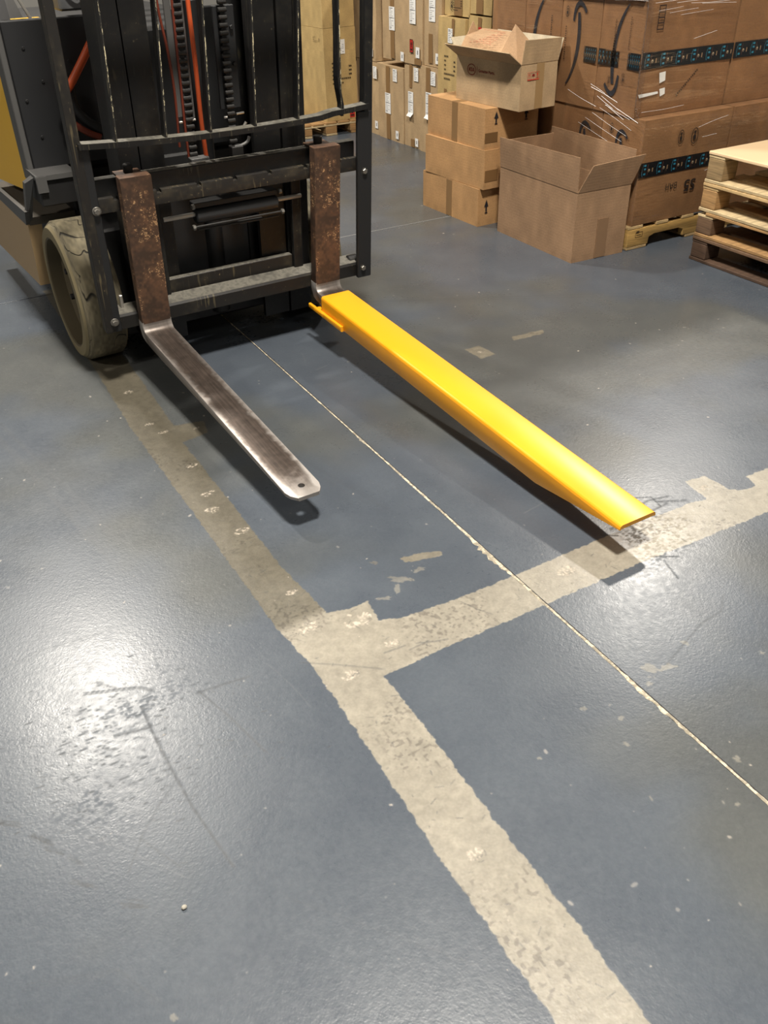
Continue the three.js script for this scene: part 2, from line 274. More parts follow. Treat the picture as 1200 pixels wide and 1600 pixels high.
function floorMaps(x0, z0, w, d, N, seed) {
  const H = Math.round(N * d / w), s = N / w, rnd = rngOf(seed);
  const layer = (draw) => { const c = document.createElement('canvas'); c.width = N; c.height = H; const x = c.getContext('2d'); x.fillStyle = '#000'; x.fillRect(0, 0, N, H); x.setTransform(s, 0, 0, s, -x0 * s, -z0 * s); x.fillStyle = '#fff'; x.strokeStyle = '#fff'; x.lineCap = 'round'; x.lineJoin = 'round'; draw(x); return x.getImageData(0, 0, N, H).data; };
  const bare = layer((x) => {
    for (const p of BARE) rough(x, p, rnd, 0.0045);
    for (const [cx, cz, r, st, tn] of SPOTS) { x.globalAlpha = 0.55; const pts = []; for (let i = 0; i < 14; i++) { const a = i / 14 * 6.283, q = r * 0.72 * (0.45 + 0.9 * rnd()); pts.push([cx + Math.cos(tn) * Math.cos(a) * q * st - Math.sin(tn) * Math.sin(a) * q, cz + Math.sin(tn) * Math.cos(a) * q * st + Math.cos(tn) * Math.sin(a) * q]); } rough(x, pts, rnd, 0.003); } x.globalAlpha = 1;
  });
  const pale = layer((x) => { // broken, chalky concrete and dust flecks
    for (const [cx, cz, r] of PITS) for (let i = 0; i < 40; i++) { const a = rnd() * 6.283, q = r * Math.sqrt(rnd()) * 0.85; x.globalAlpha = 0.15 + 0.6 * rnd(); x.beginPath(); x.ellipse(cx + Math.cos(a) * q * 1.3, cz + Math.sin(a) * q * 0.8, r * 0.15 * (0.4 + rnd()), r * 0.12 * (0.4 + rnd()), a, 0, 6.283); x.fill(); }
    for (let i = 0; i < 900; i++) { const px = x0 + rnd() * w, pz = z0 + rnd() * d, r = 0.0012 + 0.003 * rnd() ** 4; x.globalAlpha = 0.25 + 0.5 * rnd(); x.beginPath(); x.ellipse(px, pz, r * (1 + rnd()), r, rnd() * 3.14, 0, 6.283); x.fill(); }
    for (let i = 0; i < 60; i++) { const px = x0 + rnd() * w, pz = z0 + rnd() * d, a = rnd() * 6.283, L = 0.03 + 0.25 * rnd() ** 2; x.globalAlpha = 0.10 + 0.14 * rnd(); x.lineWidth = 0.0016; x.beginPath(); x.moveTo(px, pz); x.quadraticCurveTo(px + Math.cos(a) * L * .5 + .01, pz + Math.sin(a) * L * .5, px + Math.cos(a) * L, pz + Math.sin(a) * L); x.stroke(); }
  });
  const dark = layer((x) => {
    for (const [pts, wd, al] of SCUFFS) {
      for (let k = 0; k < 14; k++) { x.globalAlpha = Math.min(1, al * 0.62 * rnd()); x.setLineDash([0.004 + 0.03 * rnd(), 0.002 + 0.012 * rnd()]); x.lineDashOffset = rnd(); x.lineWidth = Math.max(0.0018, wd * 0.30 * rnd()); x.beginPath(); const ox = (rnd() - .5) * wd, oz = (rnd() - .5) * wd; pts.forEach((p, i) => { const qx = p[0] + ox + (rnd() - .5) * wd * .4, qz = p[1] + oz + (rnd() - .5) * wd * .4; i ? x.lineTo(qx, qz) : x.moveTo(qx, qz); }); x.stroke(); }
    }
    x.setLineDash([]);
    for (const [cx, cz, r] of PITS) { x.globalAlpha = 0.5; for (let i = 0; i < 4; i++) { const a = rnd() * 6.283; x.lineWidth = 0.002; x.beginPath(); x.arc(cx + (rnd() - .5) * r, cz + (rnd() - .5) * r, r * (0.6 + 0.5 * rnd()), a, a + 0.7); x.stroke(); } }
    for (let i = 0; i < 150; i++) { // short rubber dashes on the bare strip
      const on = rnd() < 0.6, px = on ? 0.57 + 0.12 * rnd() : 0.7 + 1.6 * rnd(), pz = on ? -2.4 + 2.2 * rnd() : -1.44 + 0.13 * rnd(), a = rnd() * 3.14, L = 0.004 + 0.018 * rnd() ** 2; x.globalAlpha = 0.25 + 0.4 * rnd(); x.lineWidth = 0.0022; x.beginPath(); x.moveTo(px, pz); x.lineTo(px + Math.cos(a) * L, pz + Math.sin(a) * L); x.stroke();
    }
    for (let i = 0; i < 420; i++) { // pitted, scuffed patch left of the strip
      const a = rnd() * 6.283, q = Math.sqrt(-2 * Math.log(rnd() + 1e-6)), px = 0.10 + 0.13 * q * Math.cos(a), pz = -1.40 + 0.12 * q * Math.sin(a), t = 0.2 + 0.6 * (rnd() - .5), L = 0.003 + 0.014 * rnd() ** 2; x.globalAlpha = 0.25 + 0.4 * rnd(); x.lineWidth = 0.0018 + 0.003 * rnd() ** 3; x.beginPath(); x.moveTo(px, pz); x.lineTo(px + Math.cos(t) * L, pz + Math.sin(t) * L); x.stroke();
    }
  });
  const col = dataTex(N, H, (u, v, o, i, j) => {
    const k = 4 * (j * N + i), x = x0 + u * w, z = z0 + v * d, b = bare[k] / 255, p = pale[k] / 255, g = dark[k] / 255;
    const n1 = fbm(x * 1.7 + 9, z * 1.7 + 4, 4), n2 = fbm(x * 9, z * 9 + 50, 3), n3 = vnoise(x * 260, z * 260), n4 = vnoise(x * 70 + 7, z * 70);
    const dirt = smooth(0.42, 0.66, n1);
    let r = 0.300 + 0.045 * (n2 - 0.45) + 0.02 * (n3 - 0.5), gg = 0.326 + 0.045 * (n2 - 0.45) + 0.02 * (n3 - 0.5), bb = 0.358 + 0.04 * (n2 - 0.45) + 0.02 * (n3 - 0.5);
    r = mix(r, r * 1.04, dirt); gg = mix(gg, gg * 0.99, dirt); bb = mix(bb, bb * 0.90, dirt);
    const dirtyShaded = smooth(-1.555, -1.60, z + 0.09 * (x - 0.62));  // dirtier concrete, with the weaker light there painted in as well
    let cr = 0.555 + 0.06 * (n2 - 0.45) + 0.05 * (n4 - 0.5) + 0.05 * (n3 - 0.5) + 0.06 * (fbm(x * 30, z * 30 + 11, 3) - 0.45), cg = cr * 0.962, cb = cr * 0.875; const sp = smooth(0.62, 0.78, vnoise(x * 150, z * 150 + 3)) * smooth(0.45, 0.6, fbm(x * 7, z * 7 + 30, 3)); cr -= 0.09 * sp; cg -= 0.09 * sp; cb -= 0.08 * sp;
    const dk = dirtyShaded * (0.25 + 0.14 * n1) * mix(0.6, 1, smooth(0.80, 0.72, x)); cr *= 1 - dk; cg *= 1 - dk * 1.02; cb *= 1 - dk * 1.1;
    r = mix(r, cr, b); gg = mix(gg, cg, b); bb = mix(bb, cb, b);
    r = mix(r, 0.80, p * 0.9); gg = mix(gg, 0.745, p * 0.9); bb = mix(bb, 0.68, p * 0.9);
    const sg = g * 0.72; o[0] = mix(r, 0.20, sg); o[1] = mix(gg, 0.205, sg); o[2] = mix(bb, 0.21, sg);
  }, true);
  const hN = N / 2, hH = Math.round(H / 2);
  const rgh = dataTex(hN, hH, (u, v, o, i, j) => {
    const k = 4 * (Math.min(H - 1, 2 * j) * N + Math.min(N - 1, 2 * i)), x = x0 + u * w, z = z0 + v * d;
    const n = fbm(x * 6, z * 6, 4), m = vnoise(x * 120, z * 120), sc = smooth(0.44, 0.62, fbm(x * 7 + 40, z * 10 + 9, 4)) * smooth(0.47, 0.60, fbm(x * 110 + z * 20, z * 230, 3)) * Math.max(Math.exp(-(((x - 0.10) / 0.30) ** 2 + ((z + 1.38) / 0.28) ** 2)), Math.exp(-(((x - 1.66) / 0.16) ** 2 + ((z + 1.40) / 0.14) ** 2)));
    grey(o, 0.305 + 0.11 * (n - 0.45) + 0.26 * sc + 0.06 * (m - 0.5) + 0.05 * bare[k] / 255 + 0.30 * dark[k] / 255 + 0.25 * pale[k] / 255);
  }, false);
  for (const t of [col, rgh]) t.wrapS = t.wrapT = THREE.ClampToEdgeWrapping;
  return [col, rgh];
}
const slabMat = (maps, w, d) => { const bt = floorBump.clone(); bt.repeat.set(w / 0.7, d / 0.7); return std({ map: maps[0], roughnessMap: maps[1], roughness: 1, bumpMap: bt, bumpScale: 0.00022 }); };
const plainFloor = {};
function slab(x0, x1, z0, z1, N, seed) {
  const a = x0 + GAP / 2, b = x1 - GAP / 2, c = z0 + GAP / 2, e = z1 - GAP / 2, w = b - a, d = e - c;
  const g = box(a, b, -0.15, 0, c, e, 0.0015), p = g.attributes.position, uv = g.attributes.uv;
  for (let i = 0; i < p.count; i++) uv.setXY(i, (p.getX(i) - a) / w, (p.getZ(i) - c) / d);
  const key = N < 1000 ? `${w.toFixed(2)} ${d.toFixed(2)}` : seed;
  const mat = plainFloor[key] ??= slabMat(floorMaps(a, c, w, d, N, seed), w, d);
  part(floor, 'floor_slab', g, mat);
}
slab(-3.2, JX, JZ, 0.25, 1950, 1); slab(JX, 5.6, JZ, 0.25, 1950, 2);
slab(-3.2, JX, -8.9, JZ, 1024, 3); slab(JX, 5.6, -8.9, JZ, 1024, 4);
slab(5.6, 9.4, JZ, 0.25, 512, 5); slab(5.6, 9.4, -8.9, JZ, 512, 6); slab(-6, -3.2, JZ, 0.25, 512, 7); slab(-6, -3.2, -8.9, JZ, 512, 8);
slab(-6, JX, 0.25, 5.2, 512, 9); slab(JX, 9.4, 0.25, 5.2, 512, 10);
slab(-6, JX, -11, -8.9, 512, 11); slab(JX, 9.4, -11, -8.9, 512, 12);
// pale, crumbly filler standing in the long joint, ragged along its edges
const fillerTex = dataTex(256, 256, (u, v, o) => { const n = tnoise(u * 60, v * 60, 60), m = tnoise(u * 16, v * 16, 16), k = 0.62 + 0.26 * smooth(0.3, 0.8, 0.5 * n + 0.5 * m); o[0] = k; o[1] = k * 0.97; o[2] = k * 0.9; }, true, [4, 4]);
{
  const rnd = rngOf(77), pos = [], ix = [], N = 420, z0 = -4.33, z1 = 0.24;
  for (let i = 0; i <= N; i++) {
    const z = mix(z0, z1, i / N), n = fbm(z * 9, 3, 3), chip = Math.max(0, vnoise(z * 5.3, 8) - 0.62) * 0.03 + 0.010 * Math.exp(-(((z + 2.30) / 0.02) ** 2)) + 0.012 * Math.exp(-(((z + 1.56) / 0.05) ** 2)) + 0.006 * Math.exp(-(((z + 0.83) / 0.05) ** 2));
    const near = smooth(-3.2, -1.6, z), wl = 0.0022 + 0.0016 * near + 0.003 * (n - 0.4) + chip * rnd(), wr = 0.0022 + 0.0012 * near + 0.003 * (rnd() - 0.4) * near;
    const y = 0.0012 + 0.0006 * rnd();
    pos.push(JX - wl, 0.0002, z, JX - wl * 0.5, y, z, JX + wr * 0.5, y * (0.6 + 0.5 * rnd()), z, JX + wr, 0.0002, z);
    if (i) for (let k = 0; k < 3; k++) { const a = 4 * (i - 1) + k, b = 4 * i + k; ix.push(a, b, a + 1, a + 1, b, b + 1); }
  }
  const g = new THREE.BufferGeometry(); g.setAttribute('position', new THREE.Float32BufferAttribute(pos, 3)); g.setIndex(ix); g.computeVertexNormals(); 
  part(floor, 'joint_filler', uvBox(g), std({ color: lin(0.80, 0.76, 0.68), map: fillerTex, roughness: 0.85 }));
  part(floor, 'joint_crack', box(JX + 0.0028, JX + 0.0062, -0.003, 0.0006, -3.2, 0.24, 0.0003), std({ color: lin(0.03, 0.03, 0.032), roughness: 0.9 }));
  part(floor, 'joint_bed', box(JX - 0.003, JX + 0.003, -0.15, -0.003, -11, 5.2, 0.0005), M.hub);
  part(floor, 'joint_bed', box(-6, 9.4, -0.15, -0.003, JZ - 0.003, JZ + 0.003, 0.0005), M.hub);
  part(floor, 'joint_filler', box(JX + 0.02, 5.5, -0.003, 0.0012, JZ - 0.004, JZ + 0.004, 0.0003), std({ color: lin(0.17, 0.17, 0.165), roughness: 0.8 }));
}
structure('wall_left', box(-6.2, -6, 0, 6.4, -11.2, 5.4, 0.002), M.wall);
structure('wall_right', box(9.4, 9.6, 0, 6.4, -11.2, 5.4, 0.002), M.wall);
structure('wall_back', box(-6, 9.4, 0, 6.4, -11.2, -11, 0.002), M.wall);
structure('wall_front', box(-6, 9.4, 0, 6.4, 5.2, 5.4, 0.002), M.wall);
structure('ceiling', box(-6.2, 9.6, 6.4, 6.6, -11.2, 5.4, 0.002), M.ceiling);

// ---------------------------------------------------------------- high bay lamps and added fill lamps
{
  const emit = std({ color: 0xffffff, emissive: LAMP_COLOR, emissiveIntensity: 6, roughness: 0.5 });
  for (const [x, z, power, size, label] of LAMPS) {
    const o = thing('high_bay_lamp', label, 'lamp', [x, LAMP_Y, z], 0, 'high bay lamps under the ceiling');
    const W = size, D = size;
    part(o, 'housing', mergeGeometries([box(-W / 2, W / 2, 0.012, 0.09, -D / 2, D / 2, 0.01), box(-0.12, 0.12, 0.085, 0.17, -0.12, 0.12, 0.01)]), std({ color: lin(0.6, 0.6, 0.6), roughness: 0.5 }));
    part(o, 'diffuser', box(-W / 2 + 0.02, W / 2 - 0.02, 0.0, 0.014, -D / 2 + 0.02, D / 2 - 0.02, 0.002), emit);
    for (const s of [-1, 1]) part(o, 'suspension_rod', rod([s * 0.1, 0.165, 0], [s * 0.1, 6.4 - LAMP_Y, 0], 0.006, 8), M.greyMetal);
    const l = new THREE.RectAreaLight(LAMP_COLOR, power, W - 0.04, D - 0.04); l.position.set(0, -0.01, 0); l.rotation.x = -Math.PI / 2; o.add(l);
  }
}

// ---------------------------------------------------------------- forklift
const TRUCK = [1.07, 0, -3.135], TURN = 0.03;
const forklift = thing('forklift', 'worn black and yellow forklift with a bare rusty left fork and a scuffed load backrest', 'forklift', TRUCK, TURN);
// mast frame: x across, u up the (forward-tilted) mast, v forward of the fork shanks' faces
const TILT = THREE.MathUtils.degToRad(4.25);
const MAST = (() => {
  const ex = new THREE.Vector3(1, 0, 0), eu = new THREE.Vector3(0, Math.cos(TILT), Math.sin(TILT)), ev = new THREE.Vector3(0, -Math.sin(TILT), Math.cos(TILT));
  return new THREE.Matrix4().makeBasis(ex, eu, ev).setPosition(new THREE.Vector3(0, 0.21, 0).addScaledVector(eu, -0.21));
})();
const up = (g) => g.applyMatrix4(MAST);
const mbox = (x0, x1, u0, u1, v0, v1, b = 0.002) => up(box(x0, x1, u0, u1, v0, v1, b));
const FP = (name, geo, mat, parent = forklift) => part(parent, name, geo, mat);

// --- wheels
function wheel(x0, x1, cz, out) { // out = -1: outer face towards -x
  const R = 0.272, w = x1 - x0, o = out < 0 ? 0 : 1;
  const prof = (pts) => new THREE.LatheGeometry(pts.map(([r, a]) => new THREE.Vector2(r, a)), 72);
  const place = (g) => { g.applyMatrix4(new THREE.Matrix4().makeRotationZ(out < 0 ? -Math.PI / 2 : Math.PI / 2)); g.translate(o ? x1 : x0, R, cz); return g; };
  const tread = FP('wheel', place(toCreasedNormals(prof([[R - 0.014, 0.010], [R, 0.026], [R, w - 0.014], [R - 0.012, w - 0.002]]), 0.9)), M.tire);
  part(tread, 'sidewall', place(toCreasedNormals(prof([[R - 0.058, 0.0], [R - 0.050, -0.001], [R - 0.022, 0.001], [R - 0.014, 0.010]]), 0.4)), M.tireSide);
  part(tread, 'rim', place(toCreasedNormals(prof([[R - 0.058, 0.0], [R - 0.064, 0.004], [R - 0.066, 0.055], [R - 0.085, 0.075], [0.10, 0.085], [0.0, 0.086]]), 0.4)), M.rim);
  part(tread, 'hub', place(toCreasedNormals(prof([[0.135, 0.084], [0.13, 0.060], [0.09, 0.052], [0.06, 0.046], [0.0, 0.045]]), 0.4)), M.hub);
  part(tread, 'inner_face', place(prof([[R - 0.012, w - 0.002], [0, w - 0.002]])), M.hub);
  for (let k = 0; k < 6; k++) { const a = k / 6 * 6.283; part(tread, 'lug_nut', place(rod([Math.cos(a) * 0.105, 0.058, Math.sin(a) * 0.105], [Math.cos(a) * 0.105, 0.040, Math.sin(a) * 0.105], 0.012, 6)), M.hub); }
}
wheel(-0.533, -0.368, -0.412, -1);
wheel(0.435, 0.595, -0.42, 1);

// --- body: cowl, step, skirt, yellow panel and the mass behind
FP('body_block', mergeGeometries([box(-0.36, 0.43, 0.09, 0.66, -2.1, -0.70, 0.01), box(-0.36, 0.43, 0.055, 0.50, -0.702, -0.36, 0.01), box(-0.47, 0.50, 0.60, 1.13, -2.1, -0.72, 0.01)]), M.blackDeep);
FP('front_cowl', box(-0.488, -0.02, 0.685, 1.195, -0.70, -0.66, 0.004), M.cowl);
FP('front_cowl', box(0.16, 0.42, 0.685, 1.195, -0.70, -0.66, 0.004), M.cowl);
for (const [x, y] of [[-0.425, 1.105], [-0.455, 0.93], [-0.38, 0.99], [-0.32, 0.99], [-0.43, 0.80], [-0.27, 1.05]]) FP('cowl_bolt', rod([x, y, -0.662], [x, y, -0.655], 0.006, 8), M.blackDeep);
FP('cowl_edge', box(-0.512, -0.490, 0.64, 1.20, -0.76, -0.655, 0.003), M.greyMetal);
FP('fender', hull([[-0.515, 0.690, -0.68], [-0.515, 0.690, -0.52], [-0.36, 0.690, -0.52], [-0.36, 0.690, -0.68], [-0.515, 0.672, -0.68], [-0.515, 0.672, -0.52], [-0.36, 0.672, -0.52], [-0.36, 0.672, -0.68]]), M.greyMetal);
FP('fender_lip', hull([[-0.517, 0.688, -0.53], [-0.517, 0.688, -0.515], [-0.478, 0.688, -0.53], [-0.478, 0.688, -0.515], [-0.517, 0.630, -0.53], [-0.517, 0.630, -0.515], [-0.478, 0.630, -0.53], [-0.478, 0.630, -0.515]]), M.greyMetal);
FP('wheel_arch', box(-0.51, -0.34, 0.575, 0.672, -0.70, -0.53, 0.004), M.blackDeep);
FP('step_edge', hull([[-0.562, 0.535, -0.66], [-0.545, 0.535, -0.66], [-0.562, 0.475, -0.70], [-0.545, 0.475, -0.70], [-0.562, 0.500, -1.45], [-0.545, 0.500, -1.45], [-0.562, 0.455, -1.45], [-0.545, 0.455, -1.45]]), M.greyMetal);
FP('step_edge', hull([[-0.545, 0.655, -0.60], [-0.515, 0.68, -0.56], [-0.555, 0.475, -0.71], [-0.535, 0.475, -0.71], [-0.545, 0.655, -0.64], [-0.515, 0.68, -0.61], [-0.555, 0.475, -0.735], [-0.535, 0.475, -0.735]]), M.greyMetal);
FP('step_plate', hull([[-0.548, 0.500, -0.70], [-0.36, 0.500, -0.70], [-0.548, 0.485, -1.45], [-0.36, 0.485, -1.45], [-0.548, 0.470, -0.70], [-0.36, 0.470, -0.70], [-0.548, 0.455, -1.45], [-0.36, 0.455, -1.45]]), std({ color: lin(0.11, 0.095, 0.075), roughness: 0.8 }));
FP('lower_skirt', hull([[-0.555, 0.478, -0.705], [-0.555, 0.20, -0.77], [-0.555, 0.135, -1.75], [-0.555, 0.455, -1.75], [-0.50, 0.478, -0.705], [-0.50, 0.20, -0.77], [-0.50, 0.135, -1.75], [-0.50, 0.455, -1.75]]), M.beigePaint);
FP('side_panel', hull([[-0.497, 1.02, -0.76], [-0.500, 0.575, -0.80], [-0.545, 0.535, -1.35], [-0.52, 1.06, -1.35], [-0.47, 1.02, -0.76], [-0.47, 0.575, -0.80], [-0.47, 0.535, -1.35], [-0.47, 1.06, -1.35]]), M.yellowPaint);
FP('side_panel', box(-0.50, -0.46, 1.04, 1.19, -1.35, -0.77, 0.006), M.cowl);
// operator's compartment above the cowl
FP('guard_pillar', hull([[-0.475, 1.19, -0.72], [-0.435, 1.19, -0.72], [-0.475, 1.19, -0.76], [-0.435, 1.19, -0.76], [-0.475, 1.95, -0.95], [-0.435, 1.95, -0.95], [-0.475, 1.95, -0.99], [-0.435, 1.95, -0.99]]), M.blackDeep);
FP('guard_pillar', hull([[0.435, 1.13, -0.72], [0.475, 1.13, -0.72], [0.435, 1.13, -0.76], [0.475, 1.13, -0.76], [0.435, 1.95, -0.95], [0.475, 1.95, -0.95], [0.435, 1.95, -0.99], [0.475, 1.95, -0.99]]), M.blackDeep);
FP('overhead_guard', mergeGeometries([box(-0.49, -0.43, 1.945, 1.99, -2.0, -0.93, 0.006), box(0.43, 0.49, 1.945, 1.99, -2.0, -0.93, 0.006), ...[0, 1, 2, 3, 4, 5].map((k) => box(-0.44, 0.44, 1.95, 1.985, -0.98 - k * 0.19, -0.945 - k * 0.19, 0.004))]), M.blackDeep);
FP('console', box(-0.245, -0.115, 1.205, 1.42, -0.86, -0.74, 0.008), std({ color: lin(0.17, 0.175, 0.18), roughness: 0.4 }));
FP('cable', tube([[-0.235, 1.40, -0.73], [-0.215, 1.275, -0.725], [-0.175, 1.245, -0.722], [-0.14, 1.275, -0.725], [-0.12, 1.40, -0.73]], 0.006), M.blackDeep);
FP('control_lever', hull([[-0.435, 1.195, -0.74], [-0.385, 1.195, -0.74], [-0.445, 1.29, -0.76], [-0.415, 1.30, -0.76], [-0.435, 1.195, -0.77], [-0.385, 1.195, -0.77], [-0.445, 1.29, -0.78], [-0.415, 1.30, -0.78]]), M.greyMetal);
FP('control_lever', rod([-0.36, 1.19, -0.73], [-0.42, 1.34, -0.76], 0.006, 8), M.rodSteel);
FP('dashboard', box(-0.46, -0.26, 1.10, 1.17, -1.05, -0.74, 0.006), M.yellowPaint);
// orange harness looping out between the cowl and the mast
FP('hydraulic_hose', tube([[-0.165, 1.135, -0.615], [-0.195, 1.105, -0.600], [-0.245, 1.045, -0.592], [-0.295, 0.985, -0.590], [-0.345, 0.93, -0.592]], 0.015), M.hose);
FP('hydraulic_hose', tube([[-0.345, 0.875, -0.60], [-0.305, 0.835, -0.595], [-0.265, 0.805, -0.59], [-0.225, 0.785, -0.585]], 0.013), M.hoseDark);
FP('conduit', tube([[-0.295, 0.965, -0.625], [-0.295, 0.90, -0.62], [-0.265, 0.85, -0.61], [-0.20, 0.80, -0.60]], 0.020), M.blackDeep);
FP('hose_fitting', box(-0.205, -0.165, 0.765, 0.792, -0.60, -0.56, 0.004), M.rodSteel);

// --- mast rails
const rail = (x0, x1, open, v0 = -0.30, v1 = -0.15) => { // a channel, open to one side
  const t = 0.022, a = open < 0 ? [x0, v0] : [x1, v0];
  const L = open < 0 ? [[x0, v1], [x1, v1], [x1, v0], [x0, v0], [x0, v0 + t], [x1 - t, v0 + t], [x1 - t, v1 - t], [x0, v1 - t]] : [[x0, v1], [x1, v1], [x1, v1 - t], [x0 + t, v1 - t], [x0 + t, v0 + t], [x1, v0 + t], [x1, v0], [x0, v0]];
  const s = new THREE.Shape(L.map((p) => new THREE.Vector2(p[0], p[1])));
  const g = new THREE.ExtrudeGeometry(s, { depth: 2.05, bevelEnabled: false });
  g.applyMatrix4(new THREE.Matrix4().set(1, 0, 0, 0, 0, 0, 1, 0.075, 0, 1, 0, 0, 0, 0, 0, 1)); flip(g); return up(uvBox(g));
};
FP('mast_rail', rail(-0.300, -0.228, 1, -0.30, -0.15), M.mast);
FP('mast_rail', rail(-0.222, -0.135, 1, -0.29, -0.155), M.mast);
FP('mast_rail', rail(0.215, 0.325, -1, -0.29, -0.155), M.mast);
FP('mast_rail', rail(0.332, 0.428, -1, -0.30, -0.15), M.mast);
FP('mast_crossbar', mbox(-0.29, 0.42, 0.085, 0.16, -0.30, -0.25), M.blackDeep);
FP('mast_crossbar', mbox(-0.29, 0.42, 1.80, 1.90, -0.33, -0.29), M.blackDeep);
FP('lift_cylinder', up(rod([-0.20, 0.10, -0.34], [-0.20, 1.95, -0.34], 0.035, 20)), M.blackDeep);
FP('lift_cylinder', up(rod([0.29, 0.10, -0.34], [0.29, 1.95, -0.34], 0.035, 20)), M.blackDeep);
FP('free_lift_cylinder', up(rod([0.055, 0.10, -0.26], [0.055, 1.25, -0.26], 0.040, 24)), M.blackDeep);
FP('mast_shield', mbox(-0.125, 0.20, 0.12, 0.62, -0.26, -0.245), M.blackDeep);
// grey strip, hoses and chains down the middle of the mast
FP('guide_strip', mbox(-0.072, -0.048, 0.90, 1.9, -0.158, -0.150), M.greyMetal);
FP('guide_rod', up(rod([-0.010, 0.885, -0.15], [-0.012, 1.9, -0.15], 0.005, 8)), M.greyMetal);
FP('hydraulic_hose', up(tube([[-0.094, 1.9, -0.15], [-0.092, 1.25, -0.15], [-0.076, 1.11, -0.150], [-0.070, 0.98, -0.15], [-0.072, 0.80, -0.16]], 0.0045)), M.hoseDark);
FP('hydraulic_hose', up(tube([[-0.044, 1.9, -0.146], [-0.043, 1.25, -0.146], [-0.046, 1.0, -0.146], [-0.048, 0.88, -0.146], [-0.046, 0.76, -0.15]], 0.0045)), M.hoseDark);
FP('hydraulic_hose', up(tube([[0.006, 1.9, -0.135], [0.008, 1.25, -0.135], [0.011, 1.08, -0.135], [0.010, 0.90, -0.135], [0.014, 0.80, -0.137], [0.022, 0.70, -0.145]], 0.0078)), M.hose);
FP('chain_plate', mbox(0.100, 0.178, 0.905, 1.232, -0.172, -0.160), M.cowl);
for (const [x, u] of [[0.162, 1.165], [0.164, 1.05]]) FP('bolt', up(rod([x, u, -0.160], [x, u, -0.150], 0.008, 6)), M.blackDeep);
function chain(x, v, u0, u1, w) {
  const c = FP('lift_chain', mbox(x - w * 0.22, x + w * 0.22, u0, u1, v - 0.008, v - 0.002, 0.001), M.chain);
  const link = new THREE.BoxGeometry(1, 1, 1), step = 0.0235, n = Math.floor((u1 - u0) / step);
  const lg = (() => { const g = rod([-w / 2, 0, 0], [w / 2, 0, 0], 0.0078, 10); return g; })();
  for (let k = 0; k < n; k++) { const m = part(c, 'link', lg, M.chain); m.applyMatrix4(new THREE.Matrix4().makeTranslation(x, u0 + (k + 0.5) * step, v).premultiply(MAST)); }
}
chain(-0.028, -0.148, 0.76, 1.84, 0.030); chain(0.128, -0.142, 0.74, 1.84, 0.030);
for (const [x, u] of [[-0.062, 0.885], [-0.013, 0.888], [-0.060, 0.832], [-0.010, 0.835], [0.108, 0.882], [0.110, 0.826]]) FP('clip', mbox(x - 0.007, x + 0.007, u - 0.004, u + 0.004, -0.150, -0.140), M.bright);
FP('clip', up(rod([0.148, 0.890, -0.14], [0.178, 0.892, -0.14], 0.004, 8)), M.bright);
FP('anchor_pin', up(tube([[0.150, 0.832, -0.135], [0.168, 0.842, -0.135], [0.182, 0.860, -0.135]], 0.005)), M.rodSteel);
FP('anchor_pin', up(tube([[0.125, 0.782, -0.125], [0.155, 0.785, -0.125], [0.178, 0.795, -0.125], [0.186, 0.812, -0.125]], 0.006)), M.greyMetal);
FP('chain_anchor', mbox(-0.05, 0.02, 0.745, 0.765, -0.15, -0.115), M.greyMetal);
FP('chain_anchor', mbox(0.11, 0.155, 0.75, 0.785, -0.15, -0.115), M.chain);

// --- carriage
FP('upper_carriage_bar', mbox(-0.430, 0.600, 0.650, 0.757, -0.106, -0.070, 0.004), M.black);
{ // stepped ledge with latch notches along its top edge
  const pr = [[-0.430, 0.650], [0.600, 0.650], [0.600, 0.700]];
  for (const x of [0.52, 0.375, 0.225, 0.085, -0.055, -0.205, -0.36]) pr.push([x + 0.008, 0.700], [x + 0.008, 0.689], [x - 0.008, 0.689], [x - 0.008, 0.700]);
  pr.push([-0.430, 0.700]);
  FP('notched_ledge', up(prism(pr, -0.072, -0.050, 'z', 0.0015)), M.blackWorn);
}
FP('lower_carriage_bar', up(prism([[-0.050, 0.216], [-0.050, 0.264], [-0.056, 0.272], [-0.112, 0.286], [-0.118, 0.280], [-0.118, 0.216]], -0.430, 0.600, 'x', 0.002)), M.blackWorn);
part(forklift.children.find((q) => q.name === 'lower_carriage_bar'), 'lit_top', up(hull([[-0.43, 0.2728, -0.056], [0.60, 0.2728, -0.056], [-0.43, 0.2868, -0.112], [0.60, 0.2868, -0.112], [-0.43, 0.270, -0.056], [0.60, 0.270, -0.056], [-0.43, 0.283, -0.112], [0.60, 0.283, -0.112]])), M.litTop);  // thin paler plates paint the light on the carriage bar tops
part(forklift.children.find((q) => q.name === 'upper_carriage_bar'), 'lit_top', mbox(-0.428, 0.598, 0.756, 0.7578, -0.104, -0.072, 0.0005), M.litTop);
FP('carriage_upright', mbox(-0.235, -0.195, 0.25, 0.67, -0.125, -0.104), M.black);
FP('carriage_upright', mbox(0.335, 0.375, 0.25, 0.67, -0.125, -0.104), M.black);
{ const cp = FP('carriage_crossplate', mbox(-0.195, 0.335, 0.262, 0.336, -0.148, -0.122), M.blackWorn); part(cp, 'lit_top', mbox(-0.19, 0.33, 0.3355, 0.3368, -0.146, -0.124, 0.0004), M.litTop); }
FP('roller_boss', up(rod([0.575, 0.262, -0.095], [0.625, 0.262, -0.095], 0.028, 20)), M.black);
FP('roller_boss', up(rod([-0.455, 0.245, -0.085], [-0.415, 0.245, -0.085], 0.024, 20)), M.black);
FP('tie_bracket', mbox(-0.400, -0.388, 0.27, 0.33, -0.10, -0.088), M.rodSteel);
